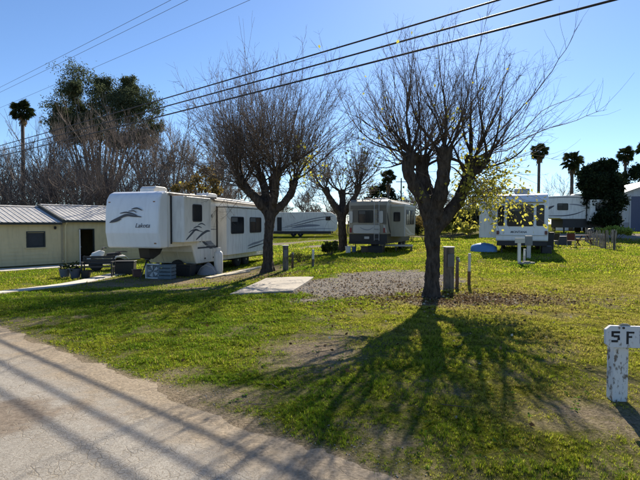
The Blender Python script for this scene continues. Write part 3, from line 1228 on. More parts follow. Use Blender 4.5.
    obj('bumper', MB().box(-1.2, 1.2, 11.22, 11.34, .42, .56), M_STEEL, t)
    for x in (-.9, .9):
        jack(t, x, 10.8, .5)
    ac_unit(t, 1.0, 1.95, 3.56)
    ac_unit(t, 5.2, 6.2, 3.53)
    for y in (3.2, 4.2, 8.2):
        obj('roof_vent', MB().box(.25, .65, y, y + .42, 3.5, 3.63), M_RVW, t, .03)
    for a, b, z0, z1, m_ in ((3.15, 3.55, 2.5, 2.75, M_DARK), (3.75, 4.1, 2.55, 2.72, M_PALE), (9.2, 9.75, 1.4, 1.75, M_PALE), (9.3, 9.6, 2.2, 2.4, M_DARK)):
        v = obj('vent', face_poly(MB(), fs, rrect(a, b, z0, z1, .02), .003, .02), m_, t)
        for k in range(3):
            zz = z0 + (z1 - z0) * (k + 1) / 4
            obj('louvre', face_poly(MB(), fs, [(a + .03, zz - .008), (b - .03, zz - .008), (b - .03, zz + .008), (a + .03, zz + .008)], .021, .03), M_DARK, v)
    obj('porch_lamp', face_poly(MB(), fs, rrect(3.3, 3.42, 2.95, 3.05, .02), .003, .06), M_PALE, t)
    for z in (1.28, 2.12):
        obj('seam_strip', MB().box(W_ + .001, W_ + .006, 3.02, 4.42, z, z + .02).box(W_ + .001, W_ + .006, 8.95, 11.1, z, z + .02), M_PALE, t)
    # entry door on the far side is hidden; corner mouldings on the near side
    obj('corner_moulding', MB().box(W_ + .002, W_ + .02, .645, .70, 1.34, 3.39), M_WHITE, t)
    return t


left_trailer = build_left_trailer()


# ------------------------------------------------------------------ tan trailer at the middle site
M_TAN = mat('tan_siding', (.34, .305, .235), .55, .1, 1.5, dirt=.25)
M_TAND = mat('taupe_panel', (.15, .13, .10), .55, .15, 1.5, dirt=.2)
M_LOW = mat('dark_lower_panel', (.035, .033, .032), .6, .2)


def build_tan_trailer():
    cx, cy = 3.0, 30.47
    t = thing('tan_trailer', 'tan and brown trailer with rear ladder and boxy side slide-out', 'trailer', (cx, cy, Tz(cx, cy)), R(-22))
    W_ = 1.25
    pr = [(0.02, 1.15), (7.0, 1.15), (7.1, 1.5), (9.2, 1.5), (9.35, 2.4), (9.0, 3.2), (8.5, 3.38), (.45, 3.34), (.12, 3.2), (0, 3.0)]
    obj('body', MB().prism_x(pr, -W_, W_), M_TAN, t, .04, 2)
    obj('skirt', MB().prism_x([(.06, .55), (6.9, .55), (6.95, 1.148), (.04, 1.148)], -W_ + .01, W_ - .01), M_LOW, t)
    fr = ('y', 0.0, -1)
    # rear cap: taupe field, pale corner mouldings, window, badge
    obj('rear_panel', face_poly(MB(), fr, rrect(-1.12, 1.2, 2.72, 2.96, .03), .003, .02), M_TAND, t)
    obj('rear_panel', face_poly(MB(), fr, [(.62, 1.9), (1.22, 1.75), (1.22, 2.7), (.62, 2.7)], .003, .012), M_TAND, t)
    obj('rear_panel', face_poly(MB(), fr, rrect(-1.0, -.62, 1.9, 2.7, .03), .003, .012), M_TAND, t)
    for a, b in ((-1.22, -.98), (.78, 1.0)):
        obj('corner_moulding', face_poly(MB(), fr, rrect(a, b, 1.85, 2.6, .07), .013, .06), M_PALE, t)
    obj('lower_moulding', face_poly(MB(), fr, rrect(-.95, .8, 1.2, 1.72, .1), .004, .035), M_PALE, t)
    window(t, fr, -.62, .36, 1.86, 2.66, .05)
    swoosh(t, ('y', -.035, -1), [(-.5, 1.58), (-.2, 1.45), (.1, 1.43), (.4, 1.58)], .05, M_SW2, 'badge')
    lad = MB()
    for x in (.47, .77):
        lad.tube([(x, -.12, .75), (x, -.12, 3.2), (x, .05, 3.42), (x, .3, 3.44)], .018, 6)
    obj('ladder', lad, M_GALV, t)
    ladder = bpy.data.objects[-1] if False else [c for c in t.children if c.name.startswith('ladder')][0]
    for k in range(8):
        z = .85 + k * .31
        obj('rung', MB().tube([(.47, -.12, z), (.77, -.12, z)], .016, 6), M_GALV, ladder)
    obj('bumper', MB().box(-1.2, 1.2, -.18, -.04, .52, .68), M_STEEL, t)
    obj('number_plate', MB().box(-.2, .12, -.05, -.036, .85, 1.0), M_PALE, t)
    for x in (-1.12, 1.08):
        obj('tail_lamp', MB().box(x - .06, x + .06, -.03, .03, 1.25, 1.55), mat('tail_lens', (.25, .02, .02), .3), t)
    # slide-out on the near side: khaki end wall with window
    M_KH = mat('khaki_panel', (.40, .36, .27), .6, .1, 1.5, dirt=.2)
    s = obj('slide_out', MB().box(W_ - .2, 2.15, 1.05, 4.4, .98, 3.0), M_KH, t, .03)
    boxes('trim', s, M_PALE, (W_ + .01, 2.17, 1.02, 1.048, 2.9, 3.03), (2.152, 2.17, 1.06, 4.38, 2.92, 3.02), (2.10, 2.165, 1.03, 1.047, 1.0, 2.9))
    window(t, ('y', 1.05, -1), 1.42, 1.85, 1.95, 2.55, .05)
    window(t, ('x', 2.15, 1), 1.5, 2.7, 1.75, 2.7, .05)
    window(t, ('x', 2.15, 1), 2.85, 3.9, 1.75, 2.7, .05)
    for pts, w in (([(1.1, 1.6), (2.0, 1.4), (3.0, 1.15), (4.3, 1.05)], .16), ([(1.3, 1.25), (2.4, 1.1), (3.6, 1.05)], .07)):
        swoosh(t, ('x', 2.15, 1), pts, w, M_PALE, 'decal')
    for pts, w in (([(.05, 2.5), (.3, 2.0), (.6, 1.5), (1.0, 1.2)], .25),):
        swoosh(t, ('x', W_, 1), pts, w, M_LOW, 'decal')
    swoosh(t, ('y', -.004, -1), [(1.05, 1.75), (1.12, 1.5), (1.22, 1.25)], .12, M_PALE, 'decal')
    obj('awning_roller', MB().tube([(W_ + .08, .6, 3.2), (W_ + .08, 6.8, 3.2)], .06, 10), M_PALE, t)
    ac_unit(t, 3.0, 4.0, 3.33, m=M_PALE)
    obj('roof_vent', MB().box(-.6, -.2, 1.4, 1.8, 3.30, 3.46), M_PALE, t, .03)
    wheels(t, (-1.0, 1.0), (4.9, 5.85))
    for x in (-.95, .95):
        jack(t, x, .5, .56)
        jack(t, x, 6.6, .56)
    return t


tan_trailer = build_tan_trailer()


# ------------------------------------------------------------------ white trailer with the bay of rear windows
def build_white_trailer():
    cx, cy = 10.85, 26.0
    t = thing('white_trailer', 'white trailer with wide three-part rear window and roof air conditioner', 'trailer', (cx, cy, Tz(cx, cy)), R(-22))
    W_ = 1.3
    pr = [(.05, .68), (9.5, .68), (9.5, 3.0), (9.2, 3.22), (.7, 3.26), (.35, 3.18), (.14, 2.95), (.0, 2.75), (.0, .74)]
    obj('body', MB().prism_x(pr, -W_, W_), M_CAP, t, .05, 3)
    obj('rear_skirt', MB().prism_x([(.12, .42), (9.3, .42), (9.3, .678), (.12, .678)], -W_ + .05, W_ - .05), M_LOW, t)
    f = ('y', 0.0, -1)
    window(t, f, -.74, .58, 1.48, 2.66, .08, .04)
    window(t, f, -1.22, -.88, 1.5, 2.62, .06, .035)
    window(t, f, .72, 1.1, 1.5, 2.62, .06, .035)
    obj('window_visor', MB().prism_x([(-.16, 2.78), (-.005, 2.70), (-.005, 2.86)], -1.15, 1.1), M_WHITE, t)
    me = lettering(t, f, 'MONTANA', -.56, 1.12, .16, M_SW1, .2, .004)
    obj('rear_moulding', MB().box(-1.28, 1.28, -.03, -.002, .98, 1.02), M_PALE, t)
    for x in (-1.2, 1.2):
        obj('tail_lamp', face_poly(MB(), f, rrect(x - .07, x + .07, .98 + .06, 1.24, .03), .002, .04), mat('tail_lens_dark', (.12, .02, .02), .3), t)
    obj('bumper', MB().box(-1.25, 1.25, -.16, -.03, .46, .60), M_STEEL, t)
    # slide-out to the left
    s = obj('slide_out', MB().box(-2.2, -W_ + .2, .55, 4.2, .86, 2.85), M_RVW, t, .03)
    boxes('trim', s, M_WHITE, (-2.21, -W_ - .01, .53, .548, 2.74, 2.86), (-2.21, -2.15, .53, .548, .88, 2.74), (-2.21, -W_ - .01, .53, .548, .84, .9))
    # roof unit and vents
    ac_unit(t, .9, 1.9, 3.25, .8, .33, M_PALE)
    obj('roof_vent', MB().box(.35, .75, 2.6, 3.0, 3.24, 3.4), M_PALE, t, .03)
    wheels(t, (-1.02, 1.02), (5.2, 6.15))
    for x in (-1.0, 1.0):
        jack(t, x, .45, .5)
        jack(t, x, 9.0, .68)
    # the folded steps and dark wheel-chock boards at the right corner
    obj('step_box', MB().box(1.02, 1.5, .2, .7, .0, .42), M_STEEL, t, .02)
    return t


white_trailer = build_white_trailer()


# ------------------------------------------------------------------ trailers further off
def build_far_trailer():
    X, Y = 2.5, 70.0
    t = thing('far_trailer', 'long white trailer with curved grey streaks across the far lawn', 'trailer', (X, Y, Tz(X, Y)), R(90))
    W_ = 1.25
    pr = [(.35, .75), (.02, 1.2), (0, 2.2), (.25, 3.0), (.8, 3.42), (1.6, 3.5), (10.4, 3.45), (10.6, 3.2), (10.6, .75)]
    obj('body', MB().prism_x(pr[::-1], -W_, W_), M_RVW, t, .05)
    obj('skirt', MB().box(-W_ + .05, W_ - .05, .9, 10.4, .4, .748), M_LOW, t)
    f = ('x', -W_, -1)
    for pts, w, m in (([(.6, 2.9), (2.2, 2.75), (4.5, 2.3), (7.5, 1.4)], .14, M_SW2), ([(1.0, 2.5), (3.0, 2.3), (5.5, 1.7), (8.0, 1.2)], .10, M_SW1), ([(2.5, 1.6), (4.5, 1.55), (6.5, 1.25)], .34, M_SW2), ([(.5, 1.15), (4, 1.1), (8, 1.0)], .08, M_SW2)):
        swoosh(t, f, pts, w, m, 'decal')
    window(t, f, 1.0, 1.7, 2.3, 2.85, .1)
    obj('door', face_poly(MB(), f, rrect(7.95, 8.6, .8, 2.75, .05), .003, .03), M_DARK, t)
    obj('hatch', face_poly(MB(), f, rrect(3.0, 5.3, .8, 1.1, .05), .003, .03), M_PALE, t)
    wheels(t, (-1.05, 1.05), (5.3, 6.3))
    return t


build_far_trailer()


def build_right_trailer():
    X, Y = 21.6, 50.0
    t = thing('streaked_trailer', 'white trailer with black streaks and dark belly behind the wire fence', 'trailer', (X, Y, Tz(X + 4, Y)), R(-90))
    W_ = 1.25
    pr = [(0, 1.5), (2.6, 1.5), (2.7, 1.42), (8.2, 1.42), (8.2, 3.4), (7.9, 3.62), (3.5, 3.78), (1.2, 3.7), (.4, 3.3), (.05, 2.5)]
    obj('body', MB().prism_x(pr, -W_, W_), M_RVW, t, .05)
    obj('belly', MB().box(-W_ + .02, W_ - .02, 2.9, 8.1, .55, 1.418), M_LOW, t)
    f = ('x', W_, 1)
    for pts, w, m in (([(.1, 1.9), (1.0, 2.3), (2.0, 2.75)], .3, M_SW1), ([(1.2, 1.75), (3.0, 1.75), (4.2, 1.95), (5.1, 2.3)], .10, M_SW1), ([(3.5, 2.9), (4.3, 2.85), (5.1, 2.65)], .12, M_SW2), ([(.3, 3.45), (3, 3.62), (6, 3.55)], .06, M_SW1)):
        swoosh(t, f, pts, w, m, 'decal')
    window(t, f, 2.3, 3.4, 2.3, 3.0, .08)
    s = obj('slide_out', MB().box(W_ - .2, W_ + .6, 5.3, 7.7, 1.2, 3.35), M_RVW, t, .03)
    boxes('seal', s, M_DARK, (W_ + .004, W_ + .05, 5.2, 5.28, 1.44, 3.4))
    window(t, ('x', W_ + .6, 1), 5.8, 7.2, 2.2, 2.95, .08)
    ac_unit(t, 4.4, 5.4, 3.74)
    wheels(t, (-1.02, 1.02), (5.6, 6.5))
    for x in (-.95, .95):
        obj('landing_leg', MB().box(x - .06, x + .06, 3.1, 3.22, 0, .56), M_STEEL, t)
    obj('pin_box', MB().prism_x([(.5, 1.48), (1.4, 1.48), (1.2, 1.1), (.7, 1.0)], -.25, .25), M_STEEL, t)
    return t


build_right_trailer()


# ------------------------------------------------------------------ barn and shed at the right
def build_barn():
    X, Y = 36.4, 58.0
    M_BW = mat('barn_wall', (.50, .52, .54), .65, .1, 1.0, dirt=.2)
    M_BD = mat('barn_door', (.085, .10, .17), .6, .15)
    z = Tz(X, Y)
    t = thing('barn', 'pale grey gabled barn with dark blue door at the park edge', 'barn', (X, Y, z), R(-14))
    Wd, L, H, A = 10.0, 14.0, 4.6, 1.9
    mb = MB()
    n = 33
    # sheeted gable wall with shallow ribs
    xs = np.linspace(0, Wd, n)
    for i in range(n - 1):
        a, b = xs[i], xs[i + 1]
        za = H + A * (1 - abs(a - Wd / 2) / (Wd / 2))
        zb = H + A * (1 - abs(b - Wd / 2) / (Wd / 2))
        o = -.02 if i % 2 else 0.0
        mb.add([(a, o, 1.1), (b, o, 1.1), (b, o, zb), (a, o, za), (a, .15, 1.1), (b, .15, 1.1), (b, .15, zb), (a, .15, za)], [(0, 1, 2, 3), (4, 7, 6, 5), (0, 3, 7, 4), (1, 5, 6, 2), (3, 2, 6, 7), (0, 4, 5, 1)])
    mb.box(0, .15, .15, L, 0, H).box(Wd - .15, Wd, .15, L, 0, H).box(0, Wd, L - .15, L, 0, H)
    obj('wall', mb, M_BW, t)
    obj('base_wall', MB().box(-.02, Wd + .02, -.06, .149, -.4, 1.098), mat('barn_base', (.28, .29, .31), .8), t)
    for s in (0, 1):
        a = -.4 if s == 0 else Wd + .4
        k = Wd / 2
        zl = H - .4 * A / (Wd / 2)
        mb = MB().add([(a, -.4, zl + .02), (k, -.4, H + A + .02), (k, L + .4, H + A + .02), (a, L + .4, zl + .02), (a, -.4, zl + .12), (k, -.4, H + A + .12), (k, L + .4, H + A + .12), (a, L + .4, zl + .12)],
                      [(0, 1, 2, 3), (4, 7, 6, 5), (0, 4, 5, 1), (1, 5, 6, 2), (2, 6, 7, 3), (3, 7, 4, 0)])
        obj('roof', mb, M_TIN, t)
    d = obj('door', MB().box(.75, 4.2, -.10, -.03, 0.05, 4.2), M_BD, t)
    obj('door_frame', MB().box(.62, .745, -.12, -.03, 0, 4.3).box(4.205, 4.33, -.12, -.03, 0, 4.3).box(.745, 4.205, -.12, -.03, 4.205, 4.3), M_BW, t)


build_barn()


def build_shed():
    X, Y = 33.6, 66.0
    t = thing('white_shed', 'small white shed glimpsed between the dark tree and the barn', 'shed', (X, Y, Tz(X, Y)))
    obj('wall', MB().box(0, 4.2, 0, 3, 0, 3.6), M_WHITE, t)
    obj('roof', MB().add([(-.2, -.2, 3.602), (4.4, -.2, 3.602), (4.4, 3.2, 3.602), (-.2, 3.2, 3.602), (-.2, 1.5, 4.4), (4.4, 1.5, 4.4)], [(0, 1, 5, 4), (2, 3, 4, 5), (0, 4, 3), (1, 2, 5), (0, 3, 2, 1)]), M_TIN, t)
    obj('window', MB().box(.8, 1.6, -.03, -.003, 1.6, 2.6), M_GLASS, t)


build_shed()


# ------------------------------------------------------------------ trees
def foot(px, py):
    """pixel where something stands -> point on the real ground"""
    z = 0.0
    for _ in range(12):
        x, y = gp(px, py, z)
        z = .5 * z + .5 * Tz(x, y)
    return x, y, Tz(x, y)


def bark_mat(name, c0, c1, scale=9.0):
    if name in MATS:
        return MATS[name]
    m = bpy.data.materials.new(name)
    m.use_nodes = True
    nt = m.node_tree
    b = nt.nodes['Principled BSDF']
    b.inputs['Roughness'].default_value = .92
    b.inputs['Specular IOR Level'].default_value = .15
    tc = nt.nodes.new('ShaderNodeTexCoord')
    mp = nt.nodes.new('ShaderNodeMapping')
    mp.inputs['Scale'].default_value = (1, 1, .28)
    nt.links.new(tc.outputs['Object'], mp.inputs['Vector'])
    nz = nt.nodes.new('ShaderNodeTexNoise')
    nz.inputs['Scale'].default_value = scale * 1.6
    nz.inputs['Detail'].default_value = 8
    nz.inputs['Roughness'].default_value = .7
    nt.links.new(mp.outputs[0], nz.inputs['Vector'])
    rp = nt.nodes.new('ShaderNodeValToRGB')
    rp.color_ramp.elements[0].position = .35
    rp.color_ramp.elements[1].position = .68
    rp.color_ramp.elements[0].color = (*c0, 1)
    rp.color_ramp.elements[1].color = (*c1, 1)
    nt.links.new(nz.outputs['Fac'], rp.inputs['Fac'])
    nt.links.new(rp.outputs['Color'], b.inputs['Base Color'])
    bp = nt.nodes.new('ShaderNodeBump')
    bp.inputs['Strength'].default_value = .9
    bp.inputs['Distance'].default_value = .04
    nt.links.new(nz.outputs['Fac'], bp.inputs['Height'])
    nt.links.new(bp.outputs[0], b.inputs['Normal'])
    MATS[name] = m
    return m


M_BARK = bark_mat('mulberry_bark', (.022, .018, .015), (.11, .088, .07))
M_TWIG = bark_mat('mulberry_twig', (.075, .058, .048), (.19, .15, .12), 3)
M_BTWIG = bark_mat('background_twig', (.12, .097, .082), (.27, .22, .185), 1)
M_YLEAF = leaf_mat('yellow_leaf', (.42, .40, .07), .6)
M_EUC = leaf_mat('eucalyptus_leaf', (.085, .105, .055), .35)
M_HEDGE = leaf_mat('hedge_leaf', (.06, .07, .03), .3)
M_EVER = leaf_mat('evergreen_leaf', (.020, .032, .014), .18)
M_OLIVE = leaf_mat('olive_leaf', (.10, .12, .03), .4)
M_RUST = leaf_mat('rust_leaf', (.19, .14, .045), .4)
TEX = bpy.data.textures.new('bark_lumps', 'CLOUDS')
TEX.noise_scale = .14
TEX.noise_depth = 2


def unit(v):
    v = np.asarray(v, float)
    return v / (np.linalg.norm(v) + 1e-9)


def shoot_path(p, d, L, n, r, lift=.05, wob=.07):
    P = [np.array(p, float)]
    d = unit(d)
    for i in range(n):
        d = unit(d + np.array([0, 0, lift]) + r.normal(size=3) * wob)
        P.append(P[-1] + d * L / n)
    return np.array(P)


def pollard(name, label, base, limbs, shoots, Lr, crown_bias=(0, 0), r0=.24, seed=1, voxel=.03, twig_r=.0017, side_twigs=(5, 10), group=None, extra=None, wide=1.15, leaves=None, trunk_k=.82, outw=.5, shoot_k=1.0, secs=46, sec_L=(.7, 1.5), sec_r=.038, elev=(.15, .55, 1.5, 4)):
    """base: foot of the trunk; limbs: list of (points relative to the foot, radii, shoots weight)"""
    r = np.random.default_rng(seed)
    t = thing(name, label, 'tree', base, 0, group)
    mb = MB()

    def dens(pts, rad, k=5):
        pts = [Vector(p) for p in pts]
        P, Q = [], []
        for i in range(len(pts) - 1):
            for j in range(k):
                f = j / k
                f2 = f
                P.append(pts[i].lerp(pts[i + 1], f2))
                Q.append(rad[i] * (1 - f) + rad[i + 1] * f)
        P.append(pts[-1])
        Q.append(rad[-1])
        # relax corners
        for _ in range(2):
            P = [P[0]] + [(P[i - 1] + P[i] * 2 + P[i + 1]) / 4 for i in range(1, len(P) - 1)] + [P[-1]]
        return P, Q
    for li, (pts, rad, w) in enumerate(limbs):
        P, Q = dens(pts, rad)
        tk = trunk_k if li == 0 else trunk_k * 1.34
        Q = [q * tk * (1 + .05 * r.normal()) if i > 2 else q * trunk_k for i, q in enumerate(Q)]
        mb.tube(P, Q, 12)
    # roots flaring into the ground
    for k in range(6):
        a = k * 1.05 + r.random() * .5
        c, s = math.cos(a), math.sin(a)
        mb.tube([(c * r0 * .3, s * r0 * .3, .45), (c * r0 * .62, s * r0 * .62, .12), (c * r0 * 1.0, s * r0 * 1.0, -.08)], [r0 * .38, r0 * .32, r0 * .2], 8)
    trunk = obj('trunk', mb, M_BARK, t)
    rm = trunk.modifiers.new('remesh', 'REMESH')
    rm.mode = 'VOXEL'
    rm.voxel_size = voxel
    rm.use_smooth_shade = True
    sm = trunk.modifiers.new('smooth', 'SMOOTH')
    sm.iterations = 3
    dp = trunk.modifiers.new('lumps', 'DISPLACE')
    dp.texture = TEX
    dp.strength = .06
    dp.mid_level = .5
    tb = Tubes(3)
    tips = []
    ws = np.array([w for _, _, w in limbs], float)
    ws /= ws.sum()
    cen = np.array([0, 0, 0.0])
    bt = Tubes(6)

    def whip(p0, d, L, rb):
        n = 7
        S = shoot_path(p0, d, L, n, r, .05, .07)
        tb.add(S, np.linspace(rb, twig_r, n + 1))
        tips.append(S[-1])
        for q in range(r.integers(*side_twigs)):
            f2 = .25 + .7 * r.random()
            j = f2 * n
            i2 = int(j)
            pp = S[i2] + (S[min(i2 + 1, n)] - S[i2]) * (j - i2)
            dd = unit(unit(S[min(i2 + 1, n)] - S[max(i2 - 1, 0)]) + r.normal(size=3) * .55)
            L2 = L * (.12 + .28 * r.random()) * (1.15 - f2 * .5)
            S2 = shoot_path(pp, dd, L2, 4, r, .06, .10)
            tb.add(S2, np.linspace(twig_r * 1.8, twig_r * .85, 5))
            tips.append(S2[-1])
            for q3 in range(r.integers(0, 3)):
                i3 = r.integers(1, 4)
                S3 = shoot_path(S2[i3], unit(unit(S2[i3 + 1] - S2[i3]) + r.normal(size=3) * .6), L2 * .4, 2, r, .05, .1)
                tb.add(S3, np.linspace(twig_r * 1.2, twig_r * .8, 3))
    for (pts, rad, w), share in zip(limbs, ws):
        if w <= 0:
            continue
        P, Q = dens(pts, rad, 6)
        P = np.array([tuple(p) for p in P])
        ns = max(3, int(round(secs * share)))
        per = shoots * share / ns
        laz = math.atan2(P[-1][1] + crown_bias[1], P[-1][0] + crown_bias[0])
        for k in range(ns):
            # secondary branches leave the knuckle and the upper limb, some nearly level, some upright
            f = 1 - abs(r.normal()) * .13
            i = min(int(max(.5, f) * (len(P) - 1)), len(P) - 1)
            az = laz + (k / ns - .5) * 4.2 + r.normal() * .45
            te = np.interp(r.random(), [0, .35, .75, 1], elev)
            d = unit([math.cos(az), math.sin(az), te])
            L = sec_L[0] + (sec_L[1] - sec_L[0]) * r.random()
            S = shoot_path(P[i] - d * Q[i] * .2, d, L, 8, r, .05, .11)
            rb = sec_r * (.6 + .6 * r.random())
            bt.add(S, np.linspace(rb, rb * .42, 9))
            m = int(per * (.6 + .8 * r.random())) + 1
            for q in range(m):
                fj = .25 + .75 * r.random() ** .8
                j = min(int(fj * 8), 7)
                pp = S[j] + (S[j + 1] - S[j]) * r.random()
                dd = unit(unit(S[j + 1] - S[j]) * .8 + r.normal(size=3) * .5 + np.array([0, 0, .38]))
                Ls = Lr[0] + (Lr[1] - Lr[0]) * r.random() ** 1.2
                whip(pp, dd, Ls, (.0055 + .0075 * r.random()) * shoot_k)
            whip(S[-1], unit(S[-1] - S[-2]), Lr[0] + (Lr[1] - Lr[0]) * r.random(), rb * .42)
        for k in range(int(shoots * share * .14)):
            i = len(P) - 1 - r.integers(0, max(2, len(P) // 3))
            d = unit(r.normal(size=3) * .8 + np.array([0, 0, .7]))
            whip(P[i] + d * Q[i] * .5, d, Lr[0] + (Lr[1] - Lr[0]) * r.random() * .7, (.005 + .006 * r.random()) * shoot_k)
    obj('branches', bt.mesh('branches'), M_BARK, t)
    if extra:
        extra(tb, r)
    obj('crown', tb.mesh('crown'), M_TWIG, t)
    return t, trunk, tips, r


def leaves_obj(t, P, size, m, r, name='foliage', aspect=.7, nrm=None):
    V, Fc = leaf_cards(np.array(P), size, nrm, aspect, r)
    o = obj(name, np_mesh(name, V, Fc), m, t)
    o['kind'] = 'stuff'
    return o


def build_main_tree():
    D = 11.75
    bx, by, bz = foot(432, 297)
    s = F / D

    def q(px, py, dy=0.0):
        return ((px - 432) / s, dy, 1.8 + (224 - py) / s - bz)
    L = [
        ([(0, 0, -.15), (0, 0, .5), q(433, 255), q(431, 226), q(430, 214)], [.27, .22, .205, .24, .25], 0),
        ([q(430, 226), q(424, 202, -.05), q(411, 184, -.15), q(404, 168, -.2), q(411, 153, -.2)], [.2, .16, .145, .15, .17], 1.2),
        ([q(430, 218), q(425, 190, .2), q(423, 172, .3), q(424, 156, .35)], [.2, .15, .13, .17], 1.0),
        ([q(434, 220), q(439, 185, -.25), q(440, 168, -.35), q(439, 149, -.4)], [.2, .16, .14, .18], 1.1),
        ([q(434, 232), q(449, 213, .1), q(462, 198, .2), q(470, 176, .25), q(475, 155, .2)], [.2, .15, .14, .13, .18], 1.3),
        ([q(432, 214, 0), q(434, 190, .6), q(430, 165, 1.0), q(433, 150, 1.05)], [.17, .13, .12, .15], .8),
        ([q(470, 176, .25), q(482, 168, .1), q(488, 158, 0)], [.1, .07, .08], .35),
    ]

    def extra(tb, r):
        # long arching branches reaching out to the right
        for pts, ra in (([q(476, 156, .2), q(505, 150, -.1), q(535, 132, -.3), q(560, 125, -.3), q(590, 114, -.3), q(598, 112, -.35)], .018),
                        ([q(476, 158, .2), q(500, 148, .3), q(530, 128, .4), q(548, 106, .4), q(575, 95, .4), q(588, 90, .4)], .02),
                        ([q(473, 160, .2), q(500, 160, .5), q(540, 150, .6), q(575, 156, .7)], .014),
                        ([q(476, 156, 0), q(505, 120, -.5), q(530, 90, -.7), q(548, 60, -.8), q(560, 38, -.8)], .022),
                        ([q(404, 166, -.2), q(380, 150, -.4), q(355, 142, -.6), q(330, 150, -.6)], .017),
                        ([q(408, 158, -.2), q(378, 130, .2), q(355, 112, .4), q(338, 105, .5)], .02)):
            P = []
            for i in range(len(pts) - 1):
                a, b = np.array(pts[i]), np.array(pts[i + 1])
                for k in range(3):
                    P.append(a + (b - a) * k / 3 + r.normal(size=3) * .015)
            P.append(np.array(pts[-1]))
            P = np.array(P)
            tb.add(P, np.linspace(ra, .003, len(P)))
            for k in range(16):
                i = r.integers(3, len(P) - 1)
                d = unit(unit(P[i + 1] - P[i - 1]) + np.array([0, 0, .5]) + r.normal(size=3) * .5)
                S = shoot_path(P[i], d, .3 + .9 * r.random(), 5, r, .07, .09)
                tb.add(S, np.linspace(.0045, .002, 6))
        # drooping leafy twigs on the right side
        for k in range(104):
            a = q(462 + 16 * r.random(), 205 - 40 * r.random(), .2)
            e = q(455 + 74 * r.random() ** 1.25, 155 + 80 * r.random() ** .95, r.normal() * .55)
            a, e = np.array(a), np.array(e)
            m_ = (a + e) / 2 + np.array([0, 0, .3])
            P = np.array([(1 - f) ** 2 * a + 2 * f * (1 - f) * m_ + f * f * e for f in np.linspace(0, 1, 7)])
            tb.add(P, np.linspace(.009, .003, 7))
            for _ in range(r.integers(8, 26)):
                f = .45 + .55 * r.random()
                i = int(f * 5.99)
                LV.append(P[i] + (P[i + 1] - P[i]) * r.random() + r.normal(size=3) * .07)
        for k in range(9):
            c = q(*[(388, 128), (396, 140), (440, 135), (462, 128), (455, 118), (468, 140), (492, 140), (445, 122), (413, 196)][k], r.normal() * .4)
            for _ in range(14 if k != 8 else 20):
                LV.append(np.array(c) + r.normal(size=3) * np.array([.2, .2, .14]))
    LV = []
    t, tr, tips, r = pollard('mulberry_tree', 'broad bare pollarded tree with heavy knobbed limbs and yellow leaves on one side', (bx, by, bz), L, 330, (.7, 2.3), (0.1, -.05), .26, 5, extra=extra, side_twigs=(7, 13), secs=52, sec_L=(.8, 1.6))
    for i in r.choice(len(tips), 70):
        LV.append(tips[i] * 1.0 - np.array([0, 0, .15]) + r.normal(size=3) * .1)
    dn = np.tile(np.array([[0, 0, -.5]]), (len(LV), 1))
    leaves_obj(t, LV, .08, M_YLEAF, r, nrm=dn, aspect=.75)
    return t


def build_left_tree():
    bx, by, bz = foot(268, 272)
    s = F / by

    def q(px, py, dy=0.0):
        return ((px - 268) / s, dy, 1.8 + (224 - py) / s - bz)
    L = [
        ([(0, 0, -.15), (0, 0, .5), q(268, 245), q(270, 222), q(271, 208)], [.33, .27, .25, .25, .28], 0),
        ([q(269, 216), q(258, 200, -.1), q(247, 190, -.2), q(240, 180, -.3)], [.22, .17, .14, .2], 1.2),
        ([q(270, 212), q(266, 196, .3), q(262, 182, .5), q(258, 172, .6)], [.22, .17, .15, .19], 1.2),
        ([q(271, 212), q(276, 196, -.3), q(277, 184, -.5), q(279, 172, -.6)], [.2, .15, .15, .2], 1.2),
        ([q(273, 214), q(284, 203, .1), q(292, 192, .2), q(294, 180, .2)], [.2, .15, .14, .19], 1.1),
        ([q(270, 210), q(271, 190, .9), q(270, 176, 1.2)], [.18, .14, .18], .9),
        ([q(268, 204), q(250, 192, .7), q(236, 176, 1.0)], [.16, .12, .15], .8),
    ]
    t, tr, tips, r = pollard('mulberry_tree', 'bare pollarded tree with upright whip-like shoots beside the concrete slab', (bx, by, bz), L, 560, (1.2, 4.4), (-.25, 0), .33, 9, voxel=.04, twig_r=.0032, shoot_k=1.3, side_twigs=(7, 12), secs=56, sec_L=(1.0, 2.2), sec_r=.05, elev=(.2, .8, 1.8, 5))
    LV = []
    for i in r.choice(len(tips), 140):
        p = tips[i]
        if p[2] < 4.6:
            LV.append(p + r.normal(size=3) * .15)
    for k in range(120):
        c = np.array(q(296 + 20 * r.random(), 150 + 30 * r.random(), r.normal() * .6))
        LV.append(c + r.normal(size=3) * .25)
    leaves_obj(t, LV, .13, M_YLEAF, r, aspect=.75)
    return t


def build_mid_tree():
    bx, by, bz = foot(343, 251)
    s = F / by

    def q(px, py, dy=0.0):
        return ((px - 343) / s, dy, 1.8 + (224 - py) / s - bz)
    L = [
        ([(0, 0, -.15), (0, 0, .5), q(342, 225), q(341, 212)], [.44, .36, .33, .36], 0),
        ([q(341, 216), q(334, 205, -.1), q(328, 196, -.3), q(325, 188, -.3)], [.26, .2, .17, .24], 1),
        ([q(342, 214), q(343, 200, .4), q(342, 190, .6)], [.26, .2, .24], 1),
        ([q(343, 216), q(350, 204, -.2), q(356, 195, -.3), q(358, 186, -.3)], [.24, .18, .16, .22], 1),
    ]
    t, tr, tips, r = pollard('mulberry_tree', 'smaller pollarded tree with thin olive leaves beside the tan trailer', (bx, by, bz), L, 230, (1.0, 3.0), (0, 0), .42, 15, voxel=.06, twig_r=.0052, shoot_k=1.8, side_twigs=(5, 9), secs=28, sec_L=(1.0, 2.0), sec_r=.06)
    LV = []
    for i in r.choice(len(tips), 300):
        LV.append(tips[i] + r.normal(size=3) * .25)
    leaves_obj(t, LV, .17, M_OLIVE, r, aspect=.8)
    return t


build_main_tree()
build_left_tree()
build_mid_tree()


